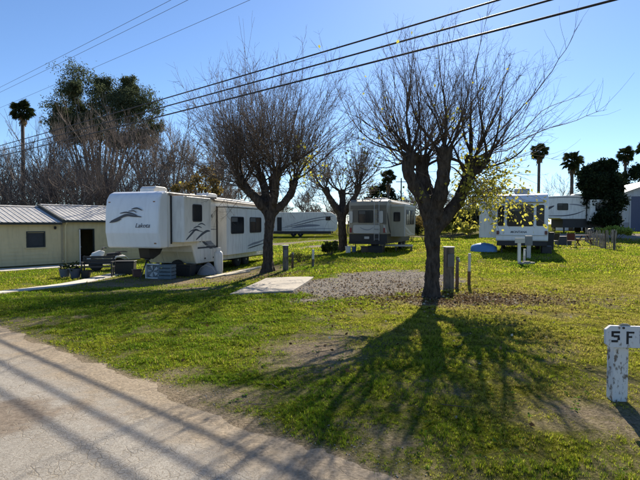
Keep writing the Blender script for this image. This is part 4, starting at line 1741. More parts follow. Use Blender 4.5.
# bare background trees: a few grown shapes, copied
def bare_variant(seed, h=9.0, spread=.55, stems=1, lv=4, up=.16, rmin=.007):
    r = np.random.default_rng(seed)
    tr = Tubes(5)
    tw = Tubes(3)

    def grow(p, d, L, rad, k):
        n = 5
        S = shoot_path(p, d, L, n, r, up * .35, .085)
        end = max(rad * .62, rmin)
        (tr if k >= lv - 1 else tw).add(S, np.linspace(rad, end, n + 1))
        if k == 0:
            return
        m = r.integers(3, 6) if k > 1 else r.integers(6, 10)
        for i in range(m):
            f = .35 + .65 * (i + r.random()) / m
            j = min(int(f * n), n - 1)
            pp = S[j] + (S[j + 1] - S[j]) * (f * n - j if f * n - j <= 1 else 1)
            dd = unit(unit(S[j + 1] - S[j]) * .75 + r.normal(size=3) * spread + np.array([0, 0, up]))
            grow(pp, dd, L * (.5 + .3 * r.random()), max(rad * .5, rmin), k - 1)
    for s in range(stems):
        d = unit(np.array([0, 0, 1.0]) + r.normal(size=3) * (.08 if stems == 1 else .45) * np.array([1, 1, .2]))
        p = np.array([0, 0, -.2]) + (0 if stems == 1 else 1) * r.normal(size=3) * np.array([.5, .5, 0])
        grow(p, d, h * (.42 if stems == 1 else .45), .0125 * h * (1 if stems == 1 else .5), lv)
    return tr.mesh('trunk'), tw.mesh('crown')


VARS = [bare_variant(21, 9.5), bare_variant(22, 10.5, .5), bare_variant(23, 9, .6), bare_variant(24, 10, .42, 1, 4, .3), bare_variant(25, 6.5, .5, 6, 3, .3), bare_variant(26, 5.5, .6, 8, 3, .2), bare_variant(27, 10, .5, rmin=.02), bare_variant(28, 9, .55, rmin=.02), bare_variant(29, 9.5, .6, rmin=.02)]


def bare_tree(px, D, scale, k, label, group, name='bare_tree', zrot=None, dz=0, wide=1.0):
    x = (px - CX) / F * D
    t = thing(name, label, 'bush' if k in (4, 5) else 'tree', (x, D, Tz(x, D) + dz), zrot if zrot is not None else rnd.random() * 6.28, group)
    t.scale = (scale * wide, scale * wide, scale)
    obj('stems' if k in (4, 5) else 'trunk', VARS[k][0], M_BTWIG, t)
    obj('crown', VARS[k][1], M_BTWIG, t)
    return t


LB = 'bare brown tree in the thicket behind the cottage'
for k in range(34):
    px = -45 + k * 8.6 + rnd.uniform(-3, 3)
    D = rnd.uniform(40, 56)
    tall = 1.5 - .35 * abs(px - 150) / 200
    bare_tree(px, D, tall * rnd.uniform(.88, 1.12), (0, 2, 1, 3)[k % 4], LB, 'bare trees behind the cottage', wide=rnd.uniform(.75, .95))
LB2 = 'tangled leafless bush under the trees behind the cottage'
for px, D, sc, k in ((-20, 39, 1.0, 4), (10, 38, .95, 5), (30, 39, 1.05, 4), (52, 38.5, 1.0, 5), (75, 39, 1.05, 4), (98, 40, 1.0, 5), (120, 39, 1.0, 4), (145, 40, 1.0, 5), (170, 41, .9, 4), (195, 41, .85, 5), (216, 42, .8, 4)):
    bare_tree(px, D, sc * 1.45, k, LB2, 'leafless bushes behind the cottage', 'leafless_bush')
LB3 = 'far bare tree on the skyline beyond the long streaked trailer'
for k in range(26):
    bare_tree(196 + k * 12.4 + rnd.uniform(-4, 4), rnd.uniform(84, 100), rnd.uniform(.85, 1.15), (6, 7, 8)[k % 3], LB3, 'far bare trees on the skyline', wide=1.35)
LB4 = 'thin bare tree rising behind the white trailers'
for px, D, sc, k in ((505, 66, .9, 2), (553, 63, 1.0, 0), (597, 70, 1.15, 1), (480, 75, .8, 0), (632, 74, 1.0, 2)):
    bare_tree(px, D, sc, k, LB4, 'thin bare trees behind the white trailers', wide=1.1)


def leaf_cloud(clumps, per, r, sub=9, shell=.75):
    P = []
    for c, rad in clumps:
        c = np.array(c, float)
        rad = np.array(rad, float)
        for k in range(sub):
            d = unit(r.normal(size=3))
            cc = c + d * rad * shell * r.random() ** .5
            n = int(per / sub * (.5 + r.random()))
            P.append(cc + r.normal(size=(n, 3)) * rad * (.14 + .16 * r.random()))
    return np.concatenate(P)


def build_eucalyptus():
    D = 56.0
    s = F / D
    x0 = (98 - CX) / s
    z0 = Tz(x0, D)
    t = thing('eucalyptus_tree', 'tall eucalyptus with separate dark leaf clumps above the thicket', 'tree', (x0, D, z0))
    r = np.random.default_rng(31)
    C = [(80, 82, 17), (72, 95, 10), (60, 106, 14), (54, 122, 10), (84, 110, 9), (113, 90, 16), (106, 106, 17), (124, 102, 14), (142, 94, 15), (150, 108, 12), (134, 118, 11), (98, 122, 13), (70, 126, 9), (118, 128, 12), (150, 125, 9), (92, 138, 10), (128, 140, 10), (98, 92, 9), (128, 84, 8), (70, 112, 9), (90, 98, 8), (110, 142, 10), (140, 132, 9), (76, 138, 9), (100, 80, 7), (135, 106, 12), (95, 130, 12), (120, 116, 12), (66, 118, 9), (82, 126, 10), (146, 140, 9)]
    mb = MB()
    cl = []
    for px, py, rp in C:
        p = ((px - 98) / s, r.normal() * 1.6, 1.8 + (224 - py) / s - z0)
        cl.append((p, (rp / s * .98, rp / s * .98, rp / s * .85)))
        b = (p[0] * .25, p[1] * .2, 4.0 + r.random() * 2)
        m_ = (p[0] * .62, p[1] * .6, (b[2] + p[2]) * .53)
        mb.tube([b, m_, p], [.13, .07, .03], 6)
    mb.tube([(0, 0, -.3), (.1, 0, 3), (0, .1, 7), (.2, .1, 10)], [.5, .4, .3, .16], 8)
    obj('trunk', mb, bark_mat('eucalyptus_bark', (.10, .085, .07), (.30, .26, .22), 3), t)
    P = leaf_cloud(cl, 2300, r, 26, 1.3)
    leaves_obj(t, P, .27, M_EUC, r, 'crown', .34, np.tile(np.array([[0, 0, -.6]]), (len(P), 1)))


build_eucalyptus()


def build_round_tree(name, label, px, D, clumps, m, per, size, seed, asp=.6):
    x0 = (px - CX) / F * D
    s = F / D
    z0 = Tz(x0, D)
    t = thing(name, label, 'tree', (x0, D, z0))
    r = np.random.default_rng(seed)
    cl = []
    mb = MB()
    for qx, qy, rp in clumps:
        p = ((qx - px) / s, r.normal() * rp / s * .7, 1.8 + (224 - qy) / s - z0)
        cl.append((p, (rp / s, rp / s, rp / s * .9)))
        mb.tube([(p[0] * .1, 0, .9), (p[0] * .5, p[1] * .5, .5 + p[2] * .5), p], [.12, .08, .03], 6)
    mb.tube([(0, 0, -.2), (0, 0, 1.2), (.1, 0, 3)], [.32, .25, .15], 8)
    obj('trunk', mb, M_BARK, t)
    P = leaf_cloud(cl, per, r, 26, .95)
    leaves_obj(t, P, size, m, r, 'crown', asp)
    return t


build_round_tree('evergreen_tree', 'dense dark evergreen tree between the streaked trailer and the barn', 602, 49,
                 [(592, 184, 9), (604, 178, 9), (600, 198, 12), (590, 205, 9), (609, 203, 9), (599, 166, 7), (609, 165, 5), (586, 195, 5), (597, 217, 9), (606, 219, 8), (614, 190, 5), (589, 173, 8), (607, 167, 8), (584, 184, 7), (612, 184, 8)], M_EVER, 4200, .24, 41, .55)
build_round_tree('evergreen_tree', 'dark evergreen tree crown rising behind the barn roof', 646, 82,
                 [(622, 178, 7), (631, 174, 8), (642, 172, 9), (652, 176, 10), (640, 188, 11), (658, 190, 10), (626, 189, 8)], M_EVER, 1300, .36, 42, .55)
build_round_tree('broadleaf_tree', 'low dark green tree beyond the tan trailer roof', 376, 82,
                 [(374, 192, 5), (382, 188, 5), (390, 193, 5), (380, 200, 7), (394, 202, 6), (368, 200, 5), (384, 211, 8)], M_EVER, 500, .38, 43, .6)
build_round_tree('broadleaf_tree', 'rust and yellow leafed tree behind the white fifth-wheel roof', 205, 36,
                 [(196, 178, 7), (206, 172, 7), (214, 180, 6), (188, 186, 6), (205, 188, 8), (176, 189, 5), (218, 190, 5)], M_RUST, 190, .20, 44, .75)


def shrub(px, py, w, h, m, label, seed, size=.12, per=3200, name='shrub'):
    x, y, z = foot(px, py)
    t = thing(name, label, 'bush', (x, y, z))
    r = np.random.default_rng(seed)
    mb = MB()
    cl = []
    for k in range(7):
        a = k * .9 + r.random()
        p = (math.cos(a) * w * .3, math.sin(a) * w * .3, h * (.45 + .3 * r.random()))
        mb.tube([(p[0] * .15, p[1] * .15, -.05), (p[0] * .6, p[1] * .6, p[2] * .5), p], [.03, .02, .008], 5)
        cl.append((p, (w * .22, w * .22, h * .26)))
    obj('stems', mb, M_TWIG, t)
    P = leaf_cloud(cl, per // 7 * 1, r, 6)
    P = P[P[:, 2] > .03]
    leaves_obj(t, P, size, m, r)
    return t


shrub(452, 240, 2.4, 2.0, M_OLIVE, 'yellow-green bush between the tree trunk and the white trailer', 51)
shrub(468, 238, 2.0, 1.7, M_YLEAF, 'bright yellow bush behind the white trailer slide-out', 52)
shrub(424, 241, 2.6, 2.8, M_RUST, 'rust-brown bush at the end of the tan trailer', 53)
shrub(411, 241, 2.0, 2.2, M_EVER, 'dark bush tucked against the tan trailer front', 54)
shrub(616, 236, 3.0, 1.2, leaf_mat('lime_leaf', (.25, .32, .06), .45), 'low lime-green bush in front of the evergreen tree', 55, .16)
shrub(301, 262, 1.4, .55, M_OLIVE, 'low olive bush between the short posts', 56, .07, 700)
shrub(546, 246, 1.4, 1.3, M_OLIVE, 'olive bush at the corner of the white trailer', 57)
for k, (hx, hy, hw, hh) in enumerate(((404, 234.5, 5, 2.6), (418, 235, 6, 3.2), (434, 234, 6, 3.6), (452, 234.5, 6, 3.0), (468, 235, 6, 3.4), (484, 234, 6, 3.0))):
    sh = shrub(hx, hy, hw, hh, (M_HEDGE, M_OLIVE, M_HEDGE)[k % 3], 'dull green bush in the far hedge beyond the trailers', 70 + k, .30, 4200, 'hedge_bush')
    sh['group'] = 'far hedge bushes'
shrub(330, 255, 1.0, .8, M_OLIVE, 'small bush at the foot of the smaller pollarded tree', 58)


# palms
def frond_mesh(seed):
    r = np.random.default_rng(seed)
    vs, fs = [], []
    mb = MB()
    mb.tube([(0, 0, 0), (.35, 0, .03), (.62, 0, .02)], [.022, .014, .008], 4, False)
    n = 17
    for k in range(n):
        a = R(-78 + 156 * k / (n - 1))
        L = .78 * (1 - .25 * abs(k / (n - 1) - .5) * 2) * (.9 + .2 * r.random())
        ca, sa = math.cos(a), math.sin(a)
        w = .05
        b = Vector((.60, 0, .02))
        m_ = b + Vector((ca * L * .55, sa * L * .55, .03))
        e = b + Vector((ca * L, sa * L, -.16 - .14 * r.random()))
        sd = Vector((-sa, ca, 0)) * w
        mb.add([b, m_ - sd, e, m_ + sd], [(0, 1, 2), (0, 2, 3)])
    me = bpy.data.meshes.new('frond')
    me.from_pydata(mb.v, [], mb.f)
    me.update()
    return me


FROND = [frond_mesh(1), frond_mesh(2)]
M_PALM = leaf_mat('palm_frond', (.045, .06, .022), .25)
M_THATCH = leaf_mat('palm_thatch', (.16, .115, .06), .2)
M_PTRUNK = bark_mat('palm_trunk', (.07, .055, .045), (.17, .14, .11), 4)
M_PALM_D = leaf_mat('palm_frond_dry', (.20, .15, .06), .3)
for me in FROND:
    me.materials.append(M_PALM)


def palm(px, py, D, R_, label, seed, lean=0.0, nf=44, skirt=1.6):
    x = (px - CX) / F * D
    z0 = Tz(x, D)
    H = CAM_H + (HZ - py) / F * D - z0
    R_ *= .8
    t = thing('palm_tree', label, 'palm tree', (x - lean * H, D, z0))
    r = random.Random(seed)
    top = Vector((lean * H, 0, H))
    rb = .3 * R_ / 1.5
    obj('trunk', MB().tube([(0, 0, -.2), (0, 0, 1), top * .5, top], [rb * 1.3, rb, rb * .8, rb * .75], 9), M_PTRUNK, t, shade=True)
    for k in range(nf):
        f = k / (nf - 1)
        el = R(86 - 140 * f ** .95)
        az = k * 2.399 + r.random() * .3
        o = obj('frond', FROND[k % 2], None, t)
        o.location = top + Vector((0, 0, .12))
        o.rotation_euler = (r.uniform(-1.1, 1.1), -el, az)
        sc = R_ / 1.2 * (.85 + .25 * r.random()) * (.6 if k % 3 == 1 else 1.0)
        o.scale = (sc, sc, sc)
    # hanging dead fronds
    mb = MB()
    for k in range(46):
        a = r.random() * 6.28
        zz = r.random()
        p = top + Vector((math.cos(a) * rb, math.sin(a) * rb, -zz * skirt * .8 + .1))
        e = p + Vector((math.cos(a) * .28 * R_ * (1 - .6 * zz), math.sin(a) * .28 * R_ * (1 - .6 * zz), -.45 * R_))
        sd = Vector((-math.sin(a), math.cos(a), 0)) * .08 * R_
        mb.add([p - sd * .5, p + sd * .5, e + sd, e - sd], [(0, 1, 2, 3)])
    me = bpy.data.meshes.new('skirt')
    me.from_pydata(mb.v, [], mb.f)
    obj('skirt', me, M_THATCH, t)
    return t


palm(25, 113, 62, 1.75, 'tall palm above the thicket beyond the eucalyptus', 1, .01)
palm(538, 153, 60, 1.35, 'slender palm rising right behind the white trailer roof', 2, 0, 40)
palm(571, 163, 62, 1.6, 'round-headed palm behind the streaked trailer', 3, 0)
palm(624, 156, 84, 1.9, 'palm top showing above the dark evergreen tree', 4, 0)
palm(643, 150, 88, 1.9, 'palm behind the barn roof', 5, 0)
palm(388, 178, 74, 1.45, 'thick-skirted palm beyond the tan trailer', 6, 0, 40, 2.4)
palm(376, 192, 86, 1.3, 'short palm beside the low dark tree', 7, 0, 26)

# ------------------------------------------------------------------ overhead wires and their poles
M_WIRE = mat('wire_sheath', (.02, .02, .021), .6, .1)
M_ALU = mat('bare_conductor', (.12, .12, .125), .5, .1)
M_POLE = bark_mat('pole_wood', (.06, .045, .035), (.16, .12, .09), 6)
T0, T1 = -26.0, 52.0


def wire(p, z, rad, m, label, sag=.22):
    P = []
    for i in range(41):
        f = i / 40
        t = T0 + (T1 - T0) * f
        zz = z - sag * (1 - (2 * f - 1) ** 2) + sag * .85
        P.append((t * UX + p * NX, t * UY + p * NY, zz))
    o = obj('overhead_wire', MB().tube(P, rad, 6), m, shade=True)
    tag(o, label, 'wire')


wire(11.35, 6.31, .026, M_WIRE, 'lowest of the three thick black cables over the trees')
wire(11.58, 6.76, .024, M_WIRE, 'middle one of the three thick black cables over the trees')
wire(11.85, 7.22, .024, M_WIRE, 'topmost of the three thick black cables over the trees')
wire(10.95, 10.52, .009, M_ALU, 'outermost thin power line, road side, high above the thick cables')
wire(11.45, 10.58, .009, M_ALU, 'middle thin power line high above the thick cables')
wire(12.95, 10.55, .009, M_ALU, 'thin power line on the lawn side, high above the thick cables')


def utility_pole(t, label):
    x, y = t * UX + 11.9 * NX, t * UY + 11.9 * NY
    e = thing('utility_pole', label, 'utility pole', (x, y, Tz(x, y)), math.atan2(NY, NX))
    obj('post', MB().tube([(0, 0, -.4), (0, 0, 5), (0, 0, 11.2)], [.17, .15, .11], 12), M_POLE, e, shade=True)
    obj('crossarm', MB().box(-1.2, 1.3, -.17, -.08, 10.25, 10.37), M_POLE, e)
    for q in (-.95, -.45, 1.05):
        obj('insulator', MB().lathe([(.03, 10.37), (.06, 10.42), (.05, 10.5), (.025, 10.53)], 8, (q, -.12, 0)), M_PALE, e)
    for z, q in ((6.31, -.55), (6.76, -.32), (7.22, -.14)):
        obj('bracket', MB().box(q - .03, -.1, -.05, .05, z - .04, z + .04), M_STEEL, e)


utility_pole(T0, 'wooden utility pole by the road carrying the near end of the cables')
utility_pole(T1, 'wooden utility pole carrying the far end of the cables')


def far_pole():
    x, y = (401 - CX) / F * 80, 80.0
    e = thing('utility_pole', 'far thin pole standing beyond the tan trailer', 'utility pole', (x, y, Tz(x, y)))
    obj('post', MB().tube([(0, 0, -.3), (0, 0, 9.2)], [.14, .1], 8), M_POLE, e)
    obj('crossarm', MB().box(-.9, .9, -.16, -.09, 8.5, 8.62), M_POLE, e)


far_pole()


# ------------------------------------------------------------------ site sign
def chipped_mat(name, paint, wood, lo=.52, hi=.6):
    m = bpy.data.materials.new(name)
    m.use_nodes = True
    nt = m.node_tree
    b = nt.nodes['Principled BSDF']
    b.inputs['Roughness'].default_value = .8
    tc = nt.nodes.new('ShaderNodeTexCoord')
    mp = nt.nodes.new('ShaderNodeMapping')
    mp.inputs['Scale'].default_value = (1.6, 1, .7)
    nt.links.new(tc.outputs['Object'], mp.inputs['Vector'])
    nz = nt.nodes.new('ShaderNodeTexNoise')
    nz.inputs['Scale'].default_value = 14
    nz.inputs['Detail'].default_value = 9
    nz.inputs['Roughness'].default_value = .72
    nt.links.new(mp.outputs[0], nz.inputs['Vector'])
    rp = nt.nodes.new('ShaderNodeValToRGB')
    rp.color_ramp.elements[0].position = lo
    rp.color_ramp.elements[1].position = hi
    rp.color_ramp.elements[0].color = (*paint, 1)
    rp.color_ramp.elements[1].color = (*wood, 1)
    nt.links.new(nz.outputs['Fac'], rp.inputs['Fac'])
    n2 = nt.nodes.new('ShaderNodeTexNoise')
    n2.inputs['Scale'].default_value = 60
    n2.inputs['Detail'].default_value = 4
    nt.links.new(tc.outputs['Object'], n2.inputs['Vector'])
    mx = nt.nodes.new('ShaderNodeMixRGB')
    mx.blend_type = 'MULTIPLY'
    mx.inputs['Fac'].default_value = .45
    nt.links.new(rp.outputs['Color'], mx.inputs['Color1'])
    nt.links.new(n2.outputs['Color'], mx.inputs['Color2'])
    r3 = nt.nodes.new('ShaderNodeMixRGB')
    nt.links.new(rp.outputs['Color'], b.inputs['Base Color'])
    bp = nt.nodes.new('ShaderNodeBump')
    bp.inputs['Strength'].default_value = .5
    bp.inputs['Distance'].default_value = .006
    bp.invert = True
    nt.links.new(nz.outputs['Fac'], bp.inputs['Height'])
    nt.links.new(bp.outputs[0], b.inputs['Normal'])
    return m


def build_sign():
    x, y, z = foot(621.5, 403)
    t = thing('site_sign', 'white chipped wooden site sign on a square post at the lawn edge', 'sign', (x, y, z), R(-3))
    M_SP = chipped_mat('chipped_post_paint', (.70, .69, .66), (.16, .125, .09), .50, .58)
    M_SB = chipped_mat('chipped_board_paint', (.66, .66, .65), (.22, .18, .14), .57, .66)
    obj('post', MB().box(-.073, .073, 0.022, .15, -.2, .74), M_SP, t, .006)
    prof = [(-.175, .60), (-.135, .565), (.30, .560), (.315, .575), (.315, .765), (.30, .775), (-.13, .785), (-.178, .745)]
    bd = MB()
    n = len(prof)
    vs = [(a, -.025, b) for a, b in prof] + [(a, .02, b) for a, b in prof]
    bd.add(vs, [tuple(range(n)), tuple(range(n, 2 * n))[::-1]] + [(i, (i + 1) % n, n + (i + 1) % n, n + i) for i in range(n)])
    b = obj('board', bd, M_SB, t, .006)
    f = ('y', -.025, -1)
    M_BL = mat('black_lettering', (.015, .015, .017), .7, .3)
    s = .022

    def strokes(rects):
        mb = MB()
        for a0, a1, b0, b1 in rects:
            mb.box(a0, a1, -.0275, -.0255, b0, b1)
        return mb
    # block letters 5, F, 6
    a, l, h = -.125, .62, .112
    w = .082
    obj('lettering', strokes([(a, a + w, l + h - s, l + h), (a, a + s, l + h * .5, l + h - s), (a + s, a + w - .004, l + h * .5 - s * .3, l + h * .5 + s * .7), (a + w - s, a + w, l + s, l + h * .5 - s * .3), (a, a + w - s, l, l + s)]), M_BL, b)
    a = .02
    l2, h2 = .602, .128
    obj('lettering', strokes([(a, a + s, l2, l2 + h2), (a + s, a + .075, l2 + h2 - s * .9, l2 + h2 - .002), (a + s, a + .055, l2 + h2 * .5, l2 + h2 * .5 + s * .8)]), M_BL, b)
    a = .150
    l3, h3 = .61, .112
    obj('lettering', strokes([(a, a + s, l3, l3 + h3), (a + s, a + w, l3 + h3 - s, l3 + h3), (a + s, a + w, l3, l3 + s), (a + s, a + w, l3 + h3 * .45, l3 + h3 * .45 + s * .9), (a + w - s, a + w, l3 + s, l3 + h3 * .45)]), M_BL, b)
    # bolt heads
    obj('bolt', MB().lathe([(.012, 0), (.012, .006), (.004, .008)], 8, (0, 0, 0), Matrix.Translation((-.01, -.0255, .765)) @ Matrix.Rotation(R(90), 4, 'X')), M_STEEL, b)
    # knob of dead moss on the top edge
    obj('lichen', MB().tube([(-.04, 0, .782), (.0, 0, .792), (.04, 0, .79), (.07, 0, .78)], [.008, .016, .014, .005], 8), mat('lichen', (.33, .30, .22), .95), b)


build_sign()

# ------------------------------------------------------------------ hook-up posts
M_WOODP = bark_mat('grey_post_wood', (.07, .06, .05), (.24, .20, .16), 7)
M_PIPE = mat('white_pipe', (.62, .60, .55), .6, .15, 6, dirt=.5)
M_RUSTP = mat('rusty_pipe', (.16, .09, .05), .8, .4, 9)


def timber_post(px, py, w, h, label, cap=True, rz=0.0, box=False):
    x, y, z = foot(px, py)
    t = thing('timber_post', label, 'post', (x, y, z), rz)
    obj('shaft', MB().box(-w / 2, w / 2, -w / 2, w / 2, -.25, h), M_WOODP, t, .012)
    if cap:
        obj('cap', MB().box(-w / 2 - .015, w / 2 + .015, -w / 2 - .015, w / 2 + .015, h + .001, h + .03), M_PIPE, t, .006)
    if box:
        b = obj('outlet_box', MB().box(-w * .35, w * .35, -w / 2 - .09, -w / 2 - .002, h * .55, h * .85), mat('grey_box', (.16, .16, .155), .6), t, .01)
        obj('cover', MB().box(-w * .3, w * .3, -w / 2 - .10, -w / 2 - .092, h * .57, h * .83), mat('box_cover', (.12, .12, .12), .5), b)
    return t


def standpipe(px, py, h, r_, label, m_top, m_low, tap=True, split=.45):
    x, y, z = foot(px, py)
    t = thing('standpipe', label, 'pipe', (x, y, z), rnd.uniform(-.4, .4))
    obj('lower_sleeve', MB().tube([(0, 0, -.2), (0, 0, h * split)], r_ * 1.1, 10), m_low, t, shade=False)
    obj('riser', MB().tube([(0, 0, h * split + .001), (.01, 0, h)], r_, 10), m_top, t)
    if tap:
        obj('tap', MB().tube([(.01, 0, h * .9), (.01, -.07, h * .9), (.01, -.11, h * .84)], .017, 8).box(-.03, .05, -.06, -.045, h * .9 + .018, h * .9 + .045), M_GALV, t)
    return t


timber_post(448.5, 289, .23, 1.15, 'thick weathered hook-up post beside the broad pollarded tree', True, R(8), True)
standpipe(457, 286.5, .86, .045, 'short grey pipe next to the thick hook-up post', M_WOODP, M_RUSTP, True)
standpipe(469, 286, .95, .04, 'pale pipe with rusty foot by the hook-up posts', M_PIPE, M_RUSTP, False)
timber_post(285.6, 270.5, .23, 1.02, 'thick dark hook-up post beside the slab and the whip-shoot tree', True, R(5), True)
standpipe(292.5, 268, .68, .05, 'short dark pipe beside the dark hook-up post', M_WOODP, M_RUSTP, True)
standpipe(313, 267, .74, .05, 'pale stub pipe alone in the grass behind the gravel', M_PIPE, M_WOODP, False)


def pedestal(px, py, label):
    x, y, z = foot(px, py)
    t = thing('power_pedestal', label, 'power pedestal', (x, y, z), R(-10))
    obj('post', MB().box(-.09, .09, -.06, .06, -.2, .62), M_GALV, t, .01)
    b = obj('meter_box', MB().box(-.15, .15, -.1, .1, .621, 1.08), mat('pedestal_grey', (.30, .31, .31), .6, .15, 4), t, .015)
    obj('cover', MB().box(-.12, .12, -.125, -.102, .66, 1.0), mat('pedestal_cover', (.20, .21, .21), .5), b)


pedestal(528.5, 258.5, 'grey metal power pedestal in front of the white trailer')


def white_post():
    x, y, z = foot(519, 262.5)
    t = thing('site_post', 'white wooden post with small number board before the white trailer', 'post', (x, y, z))
    obj('shaft', MB().box(-.06, .06, -.05, .05, -.2, .98), M_WHITE, t, .008)
    obj('board', MB().box(-.22, .22, -.085, -.052, .86, 1.08), M_PALE, t, .008)


white_post()
standpipe(524.3, 261, .55, .05, 'short white pipe between the pedestal and the white post', M_WHITE, M_PIPE, True)


def timber_sleeper():
    x, y, z = foot(523, 264)
    t = thing('concrete_block', 'pale concrete block lying at the foot of the white post', 'block', (x + .15, y, z), R(12))
    obj('slab', MB().box(-.35, .35, -.12, .12, -.03, .08), M_CONC, t, .01)
    obj('collar', MB().box(-.15, .15, -.08, .08, .081, .12), M_CONC, t, .01)


timber_sleeper()


# ------------------------------------------------------------------ clutter round the fifth-wheel
def planter(px, py, w, h, m, label, plant=True):
    x, y, z = foot(px, py)
    t = thing('planter', label, 'planter', (x, y, z))
    obj('tub', MB().lathe([(w * .36, 0), (w * .48, h * .9), (w * .53, h * .9), (w * .53, h), (w * .45, h), (w * .42, h * .85)], 16), m, t)
    if plant:
        r = np.random.default_rng(int(px))
        P = r.normal(size=(120, 3)) * np.array([w * .25, w * .25, .08]) + np.array([0, 0, h + .08])
        leaves_obj(t, P, .09, M_EVER, r, 'plant')


planter(65, 277.5, .46, .36, mat('slate_tub', (.10, .12, .15), .6), 'slate-blue round tub on the grass before the cottage door', True)
planter(75.5, 278, .48, .40, mat('blue_tub', (.07, .08, .11), .6), 'larger dark blue tub beside the slate-blue one', True)
planter(86, 278, .42, .30, M_DARK, 'low black tub next to the dark bench', False)


def bench(px, py):
    x, y, z = foot(px, py)
    t = thing('garden_bench', 'dark slatted garden bench in the shade of the trailer nose', 'bench', (x, y, z), R(14))
    for k in range(4):
        obj('seat_slat', MB().box(-.65, .65, -.25 + k * .12, -.15 + k * .12, .42, .45), M_DARK, t)
    for k in range(3):
        obj('back_slat', MB().box(-.65, .65, .26, .29, .52 + k * .13, .62 + k * .13), M_DARK, t)
    for sx in (-.58, .58):
        for sy in (-.22, .24):
            obj('leg', MB().box(sx - .03, sx + .03, sy - .03, sy + .03, 0, .419), M_DARK, t)
        obj('arm', MB().box(sx - .04, sx + .04, -.27, .25, .62, .66).box(sx - .03, sx + .03, -.25, -.2, .451, .619).box(sx - .025, sx + .025, .23, .258, .451, .90), M_DARK, t)


bench(98, 277)


def quad_bike(px, py):
    x, y, z = foot(px, py)
    t = thing('quad_bike', 'black quad bike with white mudguards parked by the cottage', 'quad bike', (x, y, z), R(-60))
    M_FW = mat('quad_white', (.72, .72, .70), .35, .05)
    for sx in (-.38, .38):
        for yy in (-.55, .55):
            w = obj('wheel', MB().wheel((sx, yy, .28), .28, .22, 18), M_RUBBER, t, shade=True)
            obj('hub', MB().wheel((sx, yy, .28), .13, .2, 12), M_GALV, w)
    obj('frame', MB().box(-.2, .2, -.6, .6, .3, .48), M_STEEL, t, .03)
    for yy in (-.55, .55):
        obj('mudguard', MB().prism_x([(yy - .34, .52), (yy - .2, .66), (yy + .2, .66), (yy + .34, .52), (yy + .34, .56), (yy + .2, .70), (yy - .2, .70), (yy - .34, .56)], -.52, .52), M_FW, t)
    obj('hood', MB().prism_x([(-.75, .7), (-.2, .7), (-.15, .92), (-.35, .98), (-.7, .84)], -.25, .25), M_FW, t, .04)
    obj('seat', MB().prism_x([(-.12, .68), (.55, .70), (.6, .86), (.3, .84), (-.05, .82)], -.16, .16), M_DARK, t, .05)
    obj('handlebar', MB().tube([(-.38, -.1, 1.1), (-.15, -.22, 1.08), (0, -.26, .96), (.15, -.22, 1.08), (.38, -.1, 1.1)], .02, 6), M_STEEL, t)
    obj('rack', MB().tube([(-.3, .4, .88), (.3, .4, .88), (.3, .85, .88), (-.3, .85, .88), (-.3, .4, .88)], .015, 5).tube([(-.1, .4, .88), (-.1, .85, .88)], .012, 5).tube([(.1, .4, .88), (.1, .85, .88)], .012, 5).tube([(0, .6, .70), (0, .6, .88)], .02, 5), M_STEEL, t)


quad_bike(108, 270)


def tote(px, py, w, d, h, m, label, rz=0.0, name='storage_box', lid=None):
    x, y, z = foot(px, py)
    t = thing(name, label, 'box', (x, y, z), rz)
    mb = MB().add([(-w * .46, -d * .46, 0), (w * .46, -d * .46, 0), (w * .46, d * .46, 0), (-w * .46, d * .46, 0), (-w / 2, -d / 2, h), (w / 2, -d / 2, h), (w / 2, d / 2, h), (-w / 2, d / 2, h)],
                  [(0, 3, 2, 1), (4, 5, 6, 7), (0, 1, 5, 4), (1, 2, 6, 5), (2, 3, 7, 6), (3, 0, 4, 7)])
    obj('tub', mb, m, t, .02)
    obj('lid', MB().box(-w / 2 - .02, w / 2 + .02, -d / 2 - .02, d / 2 + .02, h + .001, h + .05), lid or m, t, .015)
    return t


tote(125.5, 274, .85, .55, .55, M_DARK, 'black storage tote under the overhanging trailer nose', R(8))
tote(186, 276, .7, .5, .45, M_DARK, 'black tote against the trailer basement', R(-15))
tote(196, 274, .5, .4, .36, mat('charcoal_tub', (.04, .04, .045), .6), 'smaller charcoal tote beside the tarp heap', R(20))
tote(137, 277, .35, .3, .28, mat('red_brown_tub', (.13, .06, .045), .6), 'small red-brown box near the white fan', R(30))


def box_fan():
    x, y, z = foot(153, 278.5)
    t = thing('box_fan', 'white square box fan with cross-shaped blades on the ground', 'fan', (x, y, z), R(-12))
    w = .31
    fr = MB()
    for q in ((-w, -w + .05, 0, 2 * w), (w - .05, w, 0, 2 * w), (-w + .05, w - .05, 0, .05), (-w + .05, w - .05, 2 * w - .05, 2 * w)):
        fr.box(q[0], q[1], -.08, .08, q[2], q[3])
    M_F = mat('fan_white', (.62, .64, .64), .5, .1)
    obj('frame', fr, M_F, t, .008)
    obj('back_plate', MB().box(-w + .05, w - .05, .05, .06, .05, 2 * w - .05), mat('fan_back', (.16, .18, .19), .6), t)
    for k in range(5):
        a = k * 2 * math.pi / 5 + .3
        c, s = math.cos(a), math.sin(a)
        c2, s2 = math.cos(a + .55), math.sin(a + .55)
        obj('blade', MB().add([(c * .03, -.01, w + s * .03), (c * .24, -.03, w + s * .24), (c2 * .25, .02, w + s2 * .25), (c2 * .04, .01, w + s2 * .04)], [(0, 1, 2, 3)]), M_F, t)
    gr = MB()
    for k in range(1, 6):
        rr = .04 * k + .02
        gr.tube([(rr * math.cos(i * .2618), -.07, w + rr * math.sin(i * .2618)) for i in range(25)], .004, 4)
    obj('grille', gr, M_F, t)


box_fan()


